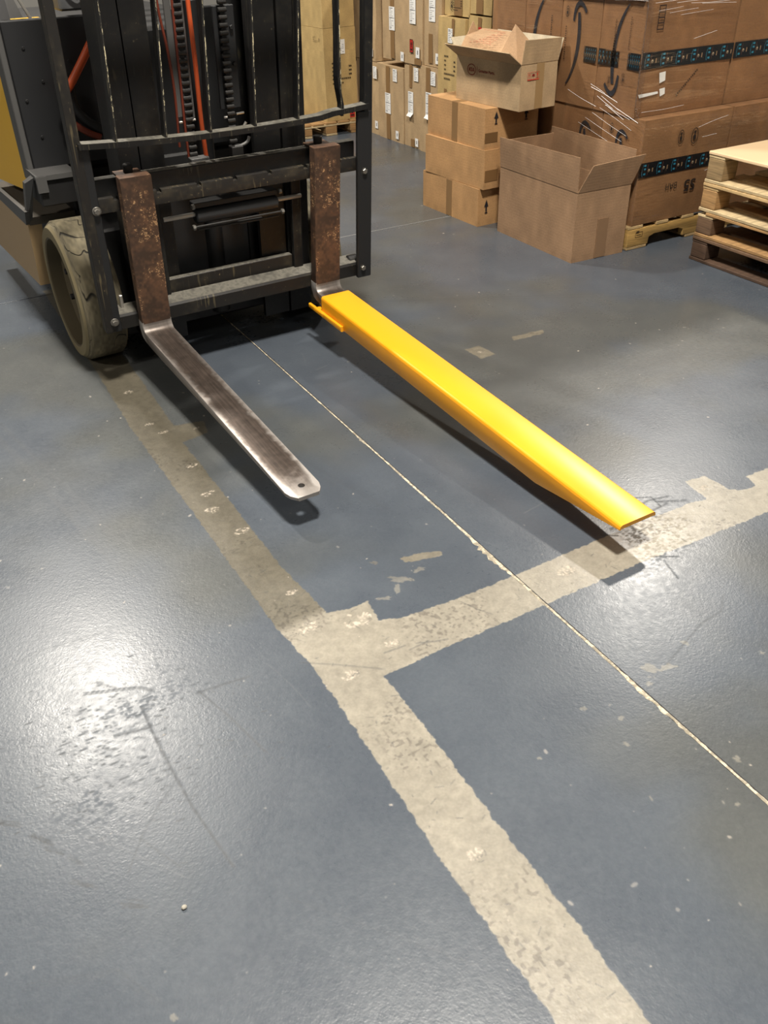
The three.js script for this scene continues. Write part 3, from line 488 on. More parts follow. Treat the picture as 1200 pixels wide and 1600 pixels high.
// side-shift cylinder with its tie rods
FP('side_shift_cylinder', up(rod([-0.068, 0.566, -0.100], [0.268, 0.566, -0.100], 0.027, 28)), M.cowl);
FP('cylinder_bracket', mbox(-0.072, 0.268, 0.598, 0.618, -0.130, -0.085), M.blackDeep);
FP('cylinder_rod', up(rod([-0.190, 0.574, -0.100], [-0.066, 0.574, -0.100], 0.0085, 14)), M.rodSteel);
FP('cylinder_rod', up(rod([0.266, 0.574, -0.100], [0.374, 0.574, -0.100], 0.0085, 14)), M.rodSteel);
FP('tie_rod', up(rod([-0.080, 0.534, -0.078], [0.282, 0.534, -0.078], 0.0045, 10)), M.chain);
FP('tie_rod', up(rod([-0.066, 0.520, -0.088], [0.270, 0.516, -0.088], 0.0040, 10)), M.chain);
for (const [x, u] of [[-0.078, 0.610], [0.275, 0.612], [-0.082, 0.534], [0.282, 0.534]]) FP('tie_rod_nut', up(rod([x - 0.006, u, -0.078], [x + 0.006, u, -0.078], 0.010, 6)), M.bolt);
FP('mount_plate', mbox(0.115, 0.215, 0.500, 0.509, -0.145, -0.115), M.greyMetal);

// --- load backrest
const bend = (x) => 0.853 + 0.022 * ((x - 0.09) / 0.56) ** 2 + (x > 0.45 ? 0.006 : 0);
{
  const pts = []; const N = 22, g = [];
  for (let i = 0; i < N; i++) { const xa = mix(-0.46, 0.635, i / N), xb = mix(-0.46, 0.635, (i + 1) / N), ya = bend(xa), yb = bend(xb); g.push(hull([[xa, ya, -0.058], [xa, ya + 0.018, -0.058], [xa, ya, -0.018], [xa, ya + 0.018, -0.018], [xb, yb, -0.058], [xb, yb + 0.018, -0.058], [xb, yb, -0.018], [xb, yb + 0.018, -0.018]])); }
  const b = FP('backrest_crossbar', up(mergeGeometries(g)), M.black), tops = [];
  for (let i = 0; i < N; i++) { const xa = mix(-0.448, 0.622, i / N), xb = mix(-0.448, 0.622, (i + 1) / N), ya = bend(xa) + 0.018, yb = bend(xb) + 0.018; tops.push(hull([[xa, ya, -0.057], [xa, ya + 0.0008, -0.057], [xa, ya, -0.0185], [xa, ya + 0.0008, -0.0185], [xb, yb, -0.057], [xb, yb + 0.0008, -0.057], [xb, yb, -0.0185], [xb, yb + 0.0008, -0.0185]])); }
  part(b, 'lit_top', up(mergeGeometries(tops)), M.litTop);  // paler strip paints in the lit upper face of the crossbar
}
const slat = (x0, x1, k) => {
  const g = [], N = 10; const cx = (u) => mix(x0, x1, (u - 0.87) / 0.40) + k * Math.exp(-(((u - 0.90) / 0.045) ** 2)) - k * 0.5 * Math.exp(-(((u - 1.0) / 0.10) ** 2));
  const us = [0.866, 0.885, 0.905, 0.93, 0.96, 1.0, 1.06, 1.13, 1.22, 1.34];
  for (let i = 0; i + 1 < us.length; i++) { const a = us[i], b = us[i + 1], p = cx(a), q = cx(b), h = 0.0045; g.push(box(0, 1, 0, 1, 0, 1, 0.0001)); g.pop(); g.push(hull([[p - h, a, -0.056], [p + h, a, -0.056], [p - h, a, -0.021], [p + h, a, -0.021], [q - h, b, -0.056], [q + h, b, -0.056], [q - h, b, -0.021], [q + h, b, -0.021]])); }
  return up(mergeGeometries(g));
};
const edge = (x0, x1) => { const g = new THREE.PlaneGeometry(0.0035, 0.45, 1, 10), p = g.attributes.position; for (let i = 0; i < p.count; i++) { const u = 1.105 + p.getY(i); p.setXYZ(i, p.getX(i) + 0.0024 + mix(x0, x1, (u - 0.87) / 0.40), u, -0.0206); } return up(g); };
for (const [a, b, k] of [[-0.334, -0.322, 0], [-0.163, -0.142, 0], [-0.002, 0.012, 0.002], [0.169, 0.182, 0], [0.338, 0.353, 0], [0.516, 0.508, 0.010]]) {
  const s = FP('backrest_slat', slat(a, b, k), M.black);
  part(s, 'worn_edge', edge(a, b), M.wornEdge);
}
FP('backrest_crossbar', mbox(-0.452, 0.626, 1.338, 1.358, -0.058, -0.018), M.black);
FP('backrest_post', mbox(-0.483, -0.448, 0.22, 1.36, -0.078, -0.033, 0.002), M.blackWorn);
FP('post_plate', mbox(-0.4825, -0.424, 0.218, 0.871, -0.052, -0.0335, 0.003), M.cowl);
FP('backrest_post', mbox(0.622, 0.656, 0.23, 1.36, -0.070, -0.030, 0.002), M.black);
FP('post_plate', mbox(0.592, 0.6565, 0.212, 0.872, -0.048, -0.0295, 0.003), M.cowl);
for (const [x, u] of [[-0.437, 0.668], [-0.447, 0.258], [0.622, 0.650], [0.616, 0.254]]) {
  const b = FP('bolt', up(rod([x, u, -0.034], [x, u, -0.021], 0.0115, 6)), M.bolt); part(b, 'washer', up(rod([x, u, -0.034], [x, u, -0.0295], 0.0155, 20)), M.bolt);
}

// --- forks
function fork(xc, topShift, tipShift) {
  const W = 0.113, th = 0.042, heel = 0.21, tipZ = 1.178, tipY = 0.104;
  const sx = Math.sin(TILT), cx = Math.cos(TILT), S = (u, v) => [sx * (u - 0.21) + cx * v, 0.21 + cx * (u - 0.21) - sx * v];
  // side profile of blade and heel, (z, y)
  const q = [S(0.246, 0)], r = 0.026, slope = (tipY - heel) / tipZ;
  for (let k = 0; k <= 6; k++) { const a = k / 6 * Math.PI / 2; const c = [S(0.21 + r, r)[0], heel + r]; q.push([c[0] - r * Math.cos(a), c[1] - r * Math.sin(a) - 0.002 * Math.sin(a)]); }
  const topAt = (z) => heel + slope * z, botAt = (z) => topAt(z) - mix(th, 0.012, clamp((z - 0.12) / (tipZ - 0.12)));
  for (const z of [0.2, 0.5, 0.8, 1.0, 1.08, tipZ - 0.042, tipZ - 0.02, tipZ]) q.push([z, topAt(z)]);
  for (const z of [tipZ, tipZ - 0.02, tipZ - 0.042, 1.08, 1.0, 0.8, 0.5, 0.2, 0.06]) q.push([z, botAt(z)]);
  q.push([0.0, heel - th + 0.001], [-0.028, heel - th + 0.012], S(0.21, -0.044), S(0.246, -0.044));
  let g = prism(q, -W / 2, W / 2, 'x', 0.004);
  const p = g.attributes.position;
  for (let i = 0; i < p.count; i++) { const z = p.getZ(i), e = clamp((z - (tipZ - 0.042)) / 0.042); p.setX(i, p.getX(i) * (1 - 0.36 * e * e - 0.04 * e) + xc + tipShift * z / tipZ); }
  const cut = new Brush(new THREE.CylinderGeometry(0.0105, 0.0105, 0.08, 20)); cut.position.set(xc + tipShift * 0.95 + 0.002, topAt(tipZ - 0.045), tipZ - 0.05); cut.updateMatrixWorld();
  const body = new Brush(g); body.updateMatrixWorld();
  g = new Evaluator().evaluate(body, cut, SUBTRACTION).geometry; g.clearGroups();
  const uv = g.attributes.uv, pp = g.attributes.position, nn = g.attributes.normal;
  for (let i = 0; i < pp.count; i++) { const z = pp.getZ(i); uv.setXY(i, clamp((pp.getX(i) - xc - tipShift * z / tipZ) / W + 0.5, 0.01, 0.99), clamp((z + 0.03) / (tipZ + 0.03), 0.004, 0.996)); }
  const f = FP('fork', g, M.steel);
  const sg = prism([S(0.240, 0), S(0.772, 0), S(0.772, -0.044), S(0.240, -0.044)], -W / 2 + 0.0005, W / 2 - 0.0005, 'x', 0.004), sp = sg.attributes.position;
  for (let i = 0; i < sp.count; i++) sp.setX(i, sp.getX(i) + xc + topShift * (sp.getY(i) - 0.21) / 0.56);
  part(f, 'shank', sg, M.rust);
  part(f, 'upper_hook', prism([S(0.765, -0.040), S(0.765, -0.115), S(0.715, -0.115), S(0.715, -0.108), S(0.760, -0.108), S(0.760, -0.040)], xc + topShift - 0.045, xc + topShift + 0.045, 'x', 0.001), M.rust);
  part(f, 'locking_pin', up(rod([xc + topShift + 0.002, 0.757, -0.083], [xc + topShift + 0.002, 0.792, -0.083], 0.017, 12)), M.chain);
}
fork(-0.2985, 0.003, 0.022);
fork(0.4325, 0.012, 0.0);

// ---------------------------------------------------------------- orange fork extension slipped over the right fork
{
  const o = thing('fork_extension', 'bright yellow-orange steel fork extension slipped over the right fork, long flat sleeve with tapered tip', 'fork extension', TRUCK, TURN);
  const z0 = 0.070, z1 = 1.785, xl = 0.362, xr = 0.4965, Y0 = 0.2145, Y1 = 0.1045, sl = (Y1 - Y0) / (z1 - z0), T = (z) => Y0 + sl * (z - z0);
  const H = 0.074, zk = 1.43, side = (x0, x1) => prism([[z0, T(z0)], [z1, T(z1)], [z1, T(z1) - 0.013], [zk, T(zk) - H], [z0, T(z0) - H]], x0, x1, 'x', 0.001);
  // top with rounded long edges, swept from head to tip
  const R = 0.011, sec = []; for (let k = 0; k <= 6; k++) { const a = Math.PI - k / 6 * Math.PI / 2; sec.push([xl + R + R * Math.cos(a), -R + R * Math.sin(a)]); } for (let k = 0; k <= 6; k++) { const a = Math.PI / 2 - k / 6 * Math.PI / 2; sec.push([xr - R + R * Math.cos(a), -R + R * Math.sin(a)]); }
  const inner = sec.map(([x, y]) => [clamp(x, xl + 0.005, xr - 0.005), Math.min(y, -0.0052) - (y > -0.004 ? 0 : 0)]).reverse();
  const ring = [...sec, ...inner], s = new THREE.Shape(ring.map((p) => new THREE.Vector2(...p)));
  const g = new THREE.ExtrudeGeometry(s, { depth: z1 - z0, bevelEnabled: false }); g.translate(0, 0, z0);
  const p = g.attributes.position; for (let i = 0; i < p.count; i++) p.setY(i, p.getY(i) + T(p.getZ(i)));
  g.computeVertexNormals();
  part(o, 'top_plate', toCreasedNormals(uvBox(g), 0.6), M.orange);
  const sideLow = (x0, x1) => prism([[z0, T(z0) - R], [z1, T(z1) - R], [z1, T(z1) - 0.015], [zk, T(zk) - H], [z0, T(z0) - H]], x0, x1, 'x', 0.0008);
  part(o, 'side_plate', sideLow(xl, xl + 0.006), M.orange); part(o, 'side_plate', sideLow(xr - 0.006, xr), M.orange);
  part(o, 'tip_plate', box(xl + 0.004, xr - 0.004, T(z1) - 0.014, T(z1) - 0.004, z1 - 0.006, z1, 0.001), M.orange);
  part(o, 'heel_strap', mergeGeometries([prism([[z0 - 0.095, T(z0) - 0.054], [z0 + 0.180, T(z0 + 0.18) - 0.054], [z0 + 0.180, T(z0 + 0.18) - 0.075], [z0 - 0.095, T(z0) - 0.071]], xl - 0.013, xl, 'x', 0.003), box(xl - 0.014, xr + 0.014, T(z0) - 0.072, T(z0) - 0.060, z0 - 0.05, z0 + 0.03, 0.002), prism([[z0 - 0.06, T(z0) - 0.035], [z0 + 0.185, T(z0 + 0.185) - 0.050], [z0 + 0.185, T(z0 + 0.185) - 0.075], [z0 - 0.06, T(z0) - 0.065]], xr, xr + 0.012, 'x', 0.003)]), M.orange);
}

// ---------------------------------------------------------------- cartons
// prints and labels (flat ink and paper)
const rndT = rngOf(5);
const labelTex = [0, 1, 2].map((k) => canvasTex(128, 160, (x, w, h) => {
  x.fillStyle = '#e9e9e6'; x.fillRect(0, 0, w, h); x.fillStyle = '#55565c';
  for (let i = 0; i < 7; i++) { const y = 14 + i * 20; x.globalAlpha = 0.75; x.fillRect(12, y, 30 + rndT() * 60, k === 1 && i === 0 ? 12 : 6); if (rndT() < 0.6) x.fillRect(96, y, 20, 6); }
}));
const tallLabelTex = canvasTex(128, 340, (x, w, h) => { x.fillStyle = '#ecece9'; x.fillRect(0, 0, w, h); x.fillStyle = '#4a4b52'; for (let i = 0; i < 14; i++) { x.globalAlpha = 0.7; x.fillRect(12, 16 + i * 23, 30 + rndT() * 66, i % 6 === 0 ? 13 : 6); } x.globalAlpha = 0.8; x.fillRect(8, 158, 112, 8); });
const codeLabelTex = canvasTex(96, 120, (x, w, h) => { x.fillStyle = '#e8e8e6'; x.fillRect(0, 0, w, h); x.fillStyle = '#2a2a30'; x.font = 'bold 64px sans-serif'; x.textAlign = 'center'; x.fillText('8', w / 2, 82); });
const redMarkTex = canvasTex(96, 160, (x, w, h) => { x.clearRect(0, 0, w, h); x.fillStyle = '#b3201a'; x.fillRect(8, 8, 80, 144); x.fillStyle = '#3a1412'; x.beginPath(); x.moveTo(48, 24); x.lineTo(76, 62); x.lineTo(60, 62); x.lineTo(60, 98); x.lineTo(36, 98); x.lineTo(36, 62); x.lineTo(20, 62); x.fill(); x.fillRect(20, 110, 56, 26); });
const textTex = canvasTex(320, 400, (x, w, h) => { x.clearRect(0, 0, w, h); x.fillStyle = '#3c3222'; x.globalAlpha = 0.85; const rows = [[90, 34], [46, 34], [42, 34], [48, 34], [250, 40], [140, 34]]; let y = 20; for (const [l, s] of rows) { for (let a = 0; a < l; a += 26) x.fillRect(20 + a, y, 20, 22); if (l < 60) x.fillRect(250, y, 40, 22); y += s + 22; } });
const arrowTex = canvasTex(128, 160, (x, w, h) => { x.clearRect(0, 0, w, h); x.fillStyle = '#14131a'; x.beginPath(); x.moveTo(64, 6); x.lineTo(108, 80); x.lineTo(80, 80); x.lineTo(80, 130); x.lineTo(48, 130); x.lineTo(48, 80); x.lineTo(20, 80); x.fill(); x.fillRect(36, 138, 56, 12); });
const smileTex = canvasTex(256, 512, (x, w, h) => { // the long curved arrow, standing on end
  x.clearRect(0, 0, w, h); x.fillStyle = '#1a1a22'; x.beginPath(); x.moveTo(70, 506); x.bezierCurveTo(190, 400, 215, 230, 166, 80); x.lineTo(140, 84); x.bezierCurveTo(168, 230, 158, 390, 62, 500); x.fill();
  x.beginPath(); x.moveTo(92, 130); x.bezierCurveTo(92, 60, 110, 20, 160, 14); x.bezierCurveTo(190, 20, 220, 44, 240, 72); x.lineTo(226, 84); x.bezierCurveTo(196, 52, 172, 40, 152, 44); x.bezierCurveTo(128, 56, 118, 90, 110, 136); x.fill();
});
const stampTex = canvasTex(160, 160, (x, w, h) => { x.clearRect(0, 0, w, h); x.strokeStyle = '#241a14'; x.fillStyle = '#241a14'; x.lineWidth = 8; x.beginPath(); x.ellipse(80, 80, 50, 68, 0, 0, 6.3); x.stroke(); x.beginPath(); x.arc(80, 92, 24, 0, 6.3); x.fill(); x.fillRect(66, 36, 28, 24); });
const smallTextTex = canvasTex(64, 400, (x, w, h) => { x.clearRect(0, 0, w, h); x.fillStyle = '#2a1e16'; x.globalAlpha = 0.75; for (let y = 10; y < 380; y += 26) x.fillRect(20, y, 16 + 14 * ((y * 7) % 3) / 3, 17); });
const blackTapeTex = canvasTex(1024, 96, (x, w, h) => {
  x.fillStyle = '#15181b'; x.fillRect(0, 0, w, h);
  for (let i = 0; i < 6; i++) {
    const a = 20 + i * 170; x.strokeStyle = '#2f7f9a'; x.lineWidth = 4; x.beginPath(); x.moveTo(a + 26, 12); x.quadraticCurveTo(a + 2, 48, a + 22, 86); x.stroke();
    x.fillStyle = '#2f7f9a'; for (const y of [12, 34, 66]) x.fillRect(a + 32, y, 24, 12); x.fillStyle = '#b9a98c'; x.beginPath(); x.arc(a + 92, 52, 10, 0, 6.3); x.fill(); x.fillStyle = '#15181b'; x.beginPath(); x.arc(a + 92, 55, 5, 0, 6.3); x.fill();
    x.fillStyle = '#8c7358'; x.fillRect(a + 126, 38, 12, 26); x.fillStyle = '#5d3b33'; x.fillRect(a + 74, 10, 5, 70);
  }
});
const codeTex = canvasTex(512, 160, (x, w, h) => { // printed upside down on the lowest carton
  x.clearRect(0, 0, w, h); x.translate(w, h); x.rotate(Math.PI); x.fillStyle = '#20140e'; x.font = 'bold 150px sans-serif'; x.fillText('S5', 20, 138); x.font = '84px sans-serif'; x.fillText('BAH', 270, 138);
});
const partsTex = canvasTex(512, 160, (x, w, h) => {
  x.clearRect(0, 0, w, h); x.strokeStyle = '#7c1f1a'; x.fillStyle = '#7c1f1a'; x.lineWidth = 9; x.beginPath(); x.ellipse(84, 80, 72, 62, 0, 0, 6.3); x.stroke(); x.font = 'bold 62px sans-serif'; x.textAlign = 'center'; x.fillText('KIA', 84, 102); x.textAlign = 'left'; x.fillRect(182, 30, 5, 100); x.font = 'bold 48px sans-serif'; x.fillText('Genuine Parts.', 206, 98, 290);
});
const careTex = canvasTex(320, 170, (x, w, h) => {
  x.clearRect(0, 0, w, h); x.strokeStyle = '#c2402c'; x.fillStyle = '#c2402c'; x.lineWidth = 6; x.strokeRect(10, 10, 300, 122); x.fillRect(10, 128, 300, 18); x.beginPath(); x.moveTo(110, 10); x.lineTo(110, 130); x.moveTo(210, 10); x.lineTo(210, 130); x.stroke();
  for (const a of [38, 70]) { x.fillRect(a, 44, 8, 66); x.beginPath(); x.moveTo(a - 10, 52); x.lineTo(a + 4, 26); x.lineTo(a + 18, 52); x.fill(); }
  x.fillStyle = '#7c1a16'; x.beginPath(); x.arc(160, 74, 36, Math.PI, 0); x.fill(); x.fillRect(156, 70, 8, 44); x.fillStyle = '#c2402c'; x.beginPath(); x.moveTo(240, 30); x.lineTo(282, 30); x.lineTo(270, 76); x.lineTo(252, 76); x.fill(); x.fillRect(257, 74, 8, 30); x.fillRect(242, 102, 38, 10);
});
const linerTex = canvasTex(512, 512, (x, w, h) => { x.clearRect(0, 0, w, h); x.fillStyle = '#b8492f'; x.translate(256, 256); x.rotate(-0.6); x.font = 'bold 26px sans-serif'; x.globalAlpha = 0.8; for (let r = -8; r < 9; r++) for (let c = -4; c < 4; c++) x.fillRect(c * 120 + (r % 2) * 50, r * 46, 84, 9); });

// a shut carton standing at pos; local x from 0 to w, z from 0 to -d, y from 0 to h
function carton(name, label, pos, turn, [w, h, d], mat, opt = {}, group) {
  const o = thing(name, label, 'box', pos, turn, group), bul = opt.bulge ?? 0, pts = [];
  const g = (() => {
    const b = new THREE.BoxGeometry(w, h, d, 6, 6, 6); const p = b.attributes.position;
    for (let i = 0; i < p.count; i++) { const X = p.getX(i) / w * 2, Y = p.getY(i) / h * 2, Z = p.getZ(i) / d * 2, f = (a, c) => (1 - a * a) * (1 - c * c);
      const sag = (hash2(Math.round((X + 3) * 50) + Math.round(pos[2] * 90), Math.round((Y + 3) * 50) + Math.round((Z + 3) * 7)) - 0.5) * (opt.crumple ?? 0);
      p.setXYZ(i, p.getX(i) + Math.sign(X) * (Math.abs(X) > 0.99 ? bul * f(Y, Z) : 0) + sag * (Math.abs(Y) < 0.95 ? 1 : 0.3), p.getY(i), p.getZ(i) + Math.sign(Z) * (Z > 0.99 ? (opt.bz ?? 0) * f(X, Y) : 0)); }
    b.translate(w / 2, h / 2, -d / 2); b.computeVertexNormals(); return uvBox(b);
  })();
  part(o, 'carton_body', g, mat); return o;
}
const E1 = 0.0012;
// tape strips and prints: on face 'l' (x = 0), 'f' (z = 0), 't' (top); a along the face, b up
function tape(o, face, a0, a1, b0, b1, w, mat = M.tape, off = E1) {
  const t = 0.0006; let g;
  if (face === 'l') g = box(-off - t, -off + t, b0, b1, -a1, -a0, 0.0002); else if (face === 'f') g = box(a0, a1, b0, b1, off - t, off + t, 0.0002); else g = box(a0, a1, b0 + off - t, b0 + off + t, -b1, -w, 0.0002);
  return part(o, 'packing_tape', g, mat);
}
const onL = (o, name, tex, a, b, w, h, opaque, rot = 0, off = 0.0035) => decal(o, name, tex, [-off, b, -a], [0, Math.sin(rot), Math.cos(rot)], [0, Math.cos(rot), -Math.sin(rot)], w, h, opaque);
const onF = (o, name, tex, a, b, w, h, opaque, rot = 0, off = 0.0035) => decal(o, name, tex, [a, b, off], [Math.cos(rot), Math.sin(rot), 0], [-Math.sin(rot), Math.cos(rot), 0], w, h, opaque);

// --- three small brown cartons in a stack
{
  const G = 'small brown cartons stacked under the open parts carton';
  const S = [[2.903, 0, -4.075, 0.035, 'small brown carton with black up arrow, lowest of three under the pale open carton'], [2.913, 0.207, -4.045, 0.06, 'small brown carton without a tape strip on its long side, middle of three'], [2.914, 0.412, -4.057, 0.02, 'small brown carton with a tape strip, topmost of three under pale open carton']];
  S.forEach(([x, y, z, t, label], i) => {
    const o = carton('small_carton', label, [x, y, z], t, [0.36, 0.205, 0.55], M.kraft, { bulge: 0.001 }, G);
    if (i !== 1) { tape(o, 'l', 0.252, 0.306, 0.002, 0.2035, 0); part(o, 'packing_tape', box(0, 0.36, 0.2052, 0.2062, -0.306, -0.252, 0.0003), M.tape); }
    else { onF(o, 'tape_patch', canvasTex(16, 16, (c) => { c.fillStyle = '#7a5a36'; c.fillRect(0, 0, 16, 16); }), 0.05, 0.07, 0.09, 0.06, true, 0, 0.002); }
    if (i === 0) { onF(o, 'up_arrow_print', arrowTex, 0.056, 0.105, 0.042, 0.085, false); }
    if (i === 2) { onF(o, 'up_arrow_print', arrowTex, 0.072, 0.155, 0.042, 0.07, false); onF(o, 'up_arrow_print', arrowTex, 0.275, 0.155, 0.042, 0.07, false); onF(o, 'side_tape', canvasTex(16, 16, (c) => { c.fillStyle = '#6e5130'; c.fillRect(0, 0, 16, 16); }), 0.045, 0.06, 0.085, 0.05, true, 0, 0.002); }
  });
}
// --- an open carton: four walls of board, a base and four flaps; corners A (back left), B (front left), C (front right), D (back right)
function openCarton(o, A, B, C, D, h, mats, flaps) {
  const t = 0.005, c = [(A[0] + B[0] + C[0] + D[0]) / 4, (A[1] + B[1] + C[1] + D[1]) / 4];
  const inn = (p) => [p[0] + (c[0] - p[0]) * 0.03, p[1] + (c[1] - p[1]) * 0.02];
  const wall = (P, Q, mat) => { const p = inn(P), q = inn(Q); return part(o, 'side_wall', hull([[P[0], 0, P[1]], [P[0], h, P[1]], [Q[0], 0, Q[1]], [Q[0], h, Q[1]], [p[0], 0, p[1]], [p[0], h, p[1]], [q[0], 0, q[1]], [q[0], h, q[1]]]), mat); };
  wall(A, B, mats[0]); wall(B, C, mats[1] ?? mats[0]); wall(C, D, mats[0]); wall(D, A, mats[0]);
  part(o, 'base', hull([A, B, C, D].flatMap((p) => { const q = inn(p); return [[q[0], 0.002, q[1]], [q[0], 0.008, q[1]]]; })), mats[0]);
  const P = { A, B, C, D };
  for (const [i, j, d0, d1, in0, in1, m] of flaps) {
    const a = P[i], b = P[j]; part(o, 'flap', sheet([[a[0], h, a[1]], [b[0], h, b[1]], [b[0] + d1[0] + in1 * (a[0] - b[0]), h + d1[1], b[1] + d1[2] + in1 * (a[1] - b[1])], [a[0] + d0[0] + in0 * (b[0] - a[0]), h + d0[1], a[1] + d0[2] + in0 * (b[1] - a[1])]], 0.004), m);
  }
}
{
  const o = thing('parts_carton', 'pale open carton with dark red oval logo, on the small carton stack', 'box', [2.97, 0.618, -4.42]);
  const A = [0, 0], B = [0.035, 0.53], C = [0.29, 0.502], D = [0.255, -0.03];
  openCarton(o, A, B, C, D, 0.218, [M.kraftPale], [
    ['A', 'B', [-0.082, 0.058, 0], [-0.080, 0.058, 0], 0.0, 0.0, M.kraftPale], ['B', 'C', [0.0, 0.110, 0.012], [0.006, 0.104, 0.012], 0.03, 0.0, M.kraftPale],
    ['C', 'D', [0.026, 0.10, 0], [0.026, 0.10, 0], 0.0, 0.02, M.kraftLit], ['D', 'A', [0, 0.075, -0.07], [0, 0.075, -0.07], 0.02, 0.02, M.kraftLit]]);
  const ab = new THREE.Vector3(0.035, 0, 0.53).normalize().toArray();
  const bc = new THREE.Vector3(0.255, 0, -0.028).normalize().toArray();
  decal(o, 'parts_logo_print', partsTex, [0.0115, 0.158, 0.215], ab, [0, 1, 0], 0.245, 0.066, false);
  decal(o, 'care_symbol_print', careTex, [0.035 + 0.085, 0.158, 0.530 - 0.0065], bc, [0, 1, 0], 0.086, 0.046, false);
  part(o, 'packing_tape', hull([[0.142, 0.002, 0.5195], [0.196, 0.002, 0.5135], [0.142, 0.218, 0.5195], [0.196, 0.218, 0.5135], [0.142, 0.002, 0.5185], [0.196, 0.002, 0.5125], [0.142, 0.218, 0.5185], [0.196, 0.218, 0.5125]]), M.tapePale);
  // folded printed board standing up out of it
  const l = thing('printed_board_liner', 'folded cardboard liner with slanting red print, sticking up out of the pale open carton', 'cardboard liner', [3.09, 0.626, -4.20]);
  const R = ([x, y, z]) => [x - 3.09, y - 0.626, z + 4.20];
  part(l, 'top_panel', sheet([[2.965, 0.868, -4.385], [2.995, 0.93, -4.375], [3.10, 0.955, -4.372], [3.115, 0.957, -4.13], [3.035, 0.868, -4.115]].map(R), 0.004), M.liner);
  part(l, 'end_panel', sheet([[3.035, 0.868, -4.112], [3.125, 0.992, -4.118], [3.185, 0.918, -4.075], [3.085, 0.76, -4.02]].map(R), 0.004), M.liner);
  part(l, 'end_panel', sheet([[3.00, 0.93, -4.375], [3.045, 0.992, -4.385], [3.075, 0.935, -4.378]].map(R), 0.004), M.liner);
  part(l, 'side_panel', sheet([[3.113, 0.955, -4.372], [3.118, 0.955, -4.13], [3.16, 0.63, -4.13], [3.155, 0.63, -4.372]].map(R), 0.004), M.liner);
  part(l, 'side_panel', sheet([[2.99, 0.868, -4.36], [3.035, 0.868, -4.12], [3.04, 0.63, -4.12], [3.01, 0.63, -4.36]].map(R), 0.004), M.liner);
  const X = new THREE.Vector3(3.10 - 2.99, 0.955 - 0.90, 0).normalize();
  decal(l, 'red_print', linerTex, R([3.043, 0.9195, -4.25]), [0, 0, 1], [-X.x, -X.y, 0].map((v) => -v), 0.21, 0.115, false).position.set(-0.003, 0.009, 0);
  { const P = [3.112, 0.885, -4.066], U = new THREE.Vector3(0.06, -0.06, 0.045).normalize(), Nn = new THREE.Vector3().crossVectors(new THREE.Vector3(0.09, 0.124, -0.006), new THREE.Vector3(0.05, -0.108, 0.092)).normalize(); }
}
// --- big open carton on the floor
{
  const o = thing('open_carton', 'large plain brown open carton with raised flaps, standing on the floor', 'box', [2.954, 0, -3.953]);
  openCarton(o, [0, 0], [-0.009, 0.644], [0.324, 0.654], [0.333, 0.004], 0.345, [M.kraftDull], [
    ['A', 'B', [-0.012, 0.150, 0], [-0.006, 0.164, 0], 0.0, 0.0, M.kraftDull], ['B', 'C', [0.055, 0.125, 0.03], [0.035, 0.14, 0.03], 0.0, -0.02, M.kraftDull],
    ['C', 'D', [0.006, 0.160, 0], [-0.004, 0.165, 0], 0.0, 0.0, M.kraftDull], ['D', 'A', [0, 0.135, 0.02], [0, 0.135, 0.02], 0.0, 0.0, M.kraftDull]]);
  part(o, 'packing_tape', box(0.135, 0.205, 0.003, 0.20, 0.6495, 0.6525, 0.0003), std({ color: lin(0.24, 0.145, 0.08), roughness: 0.4 }));
}

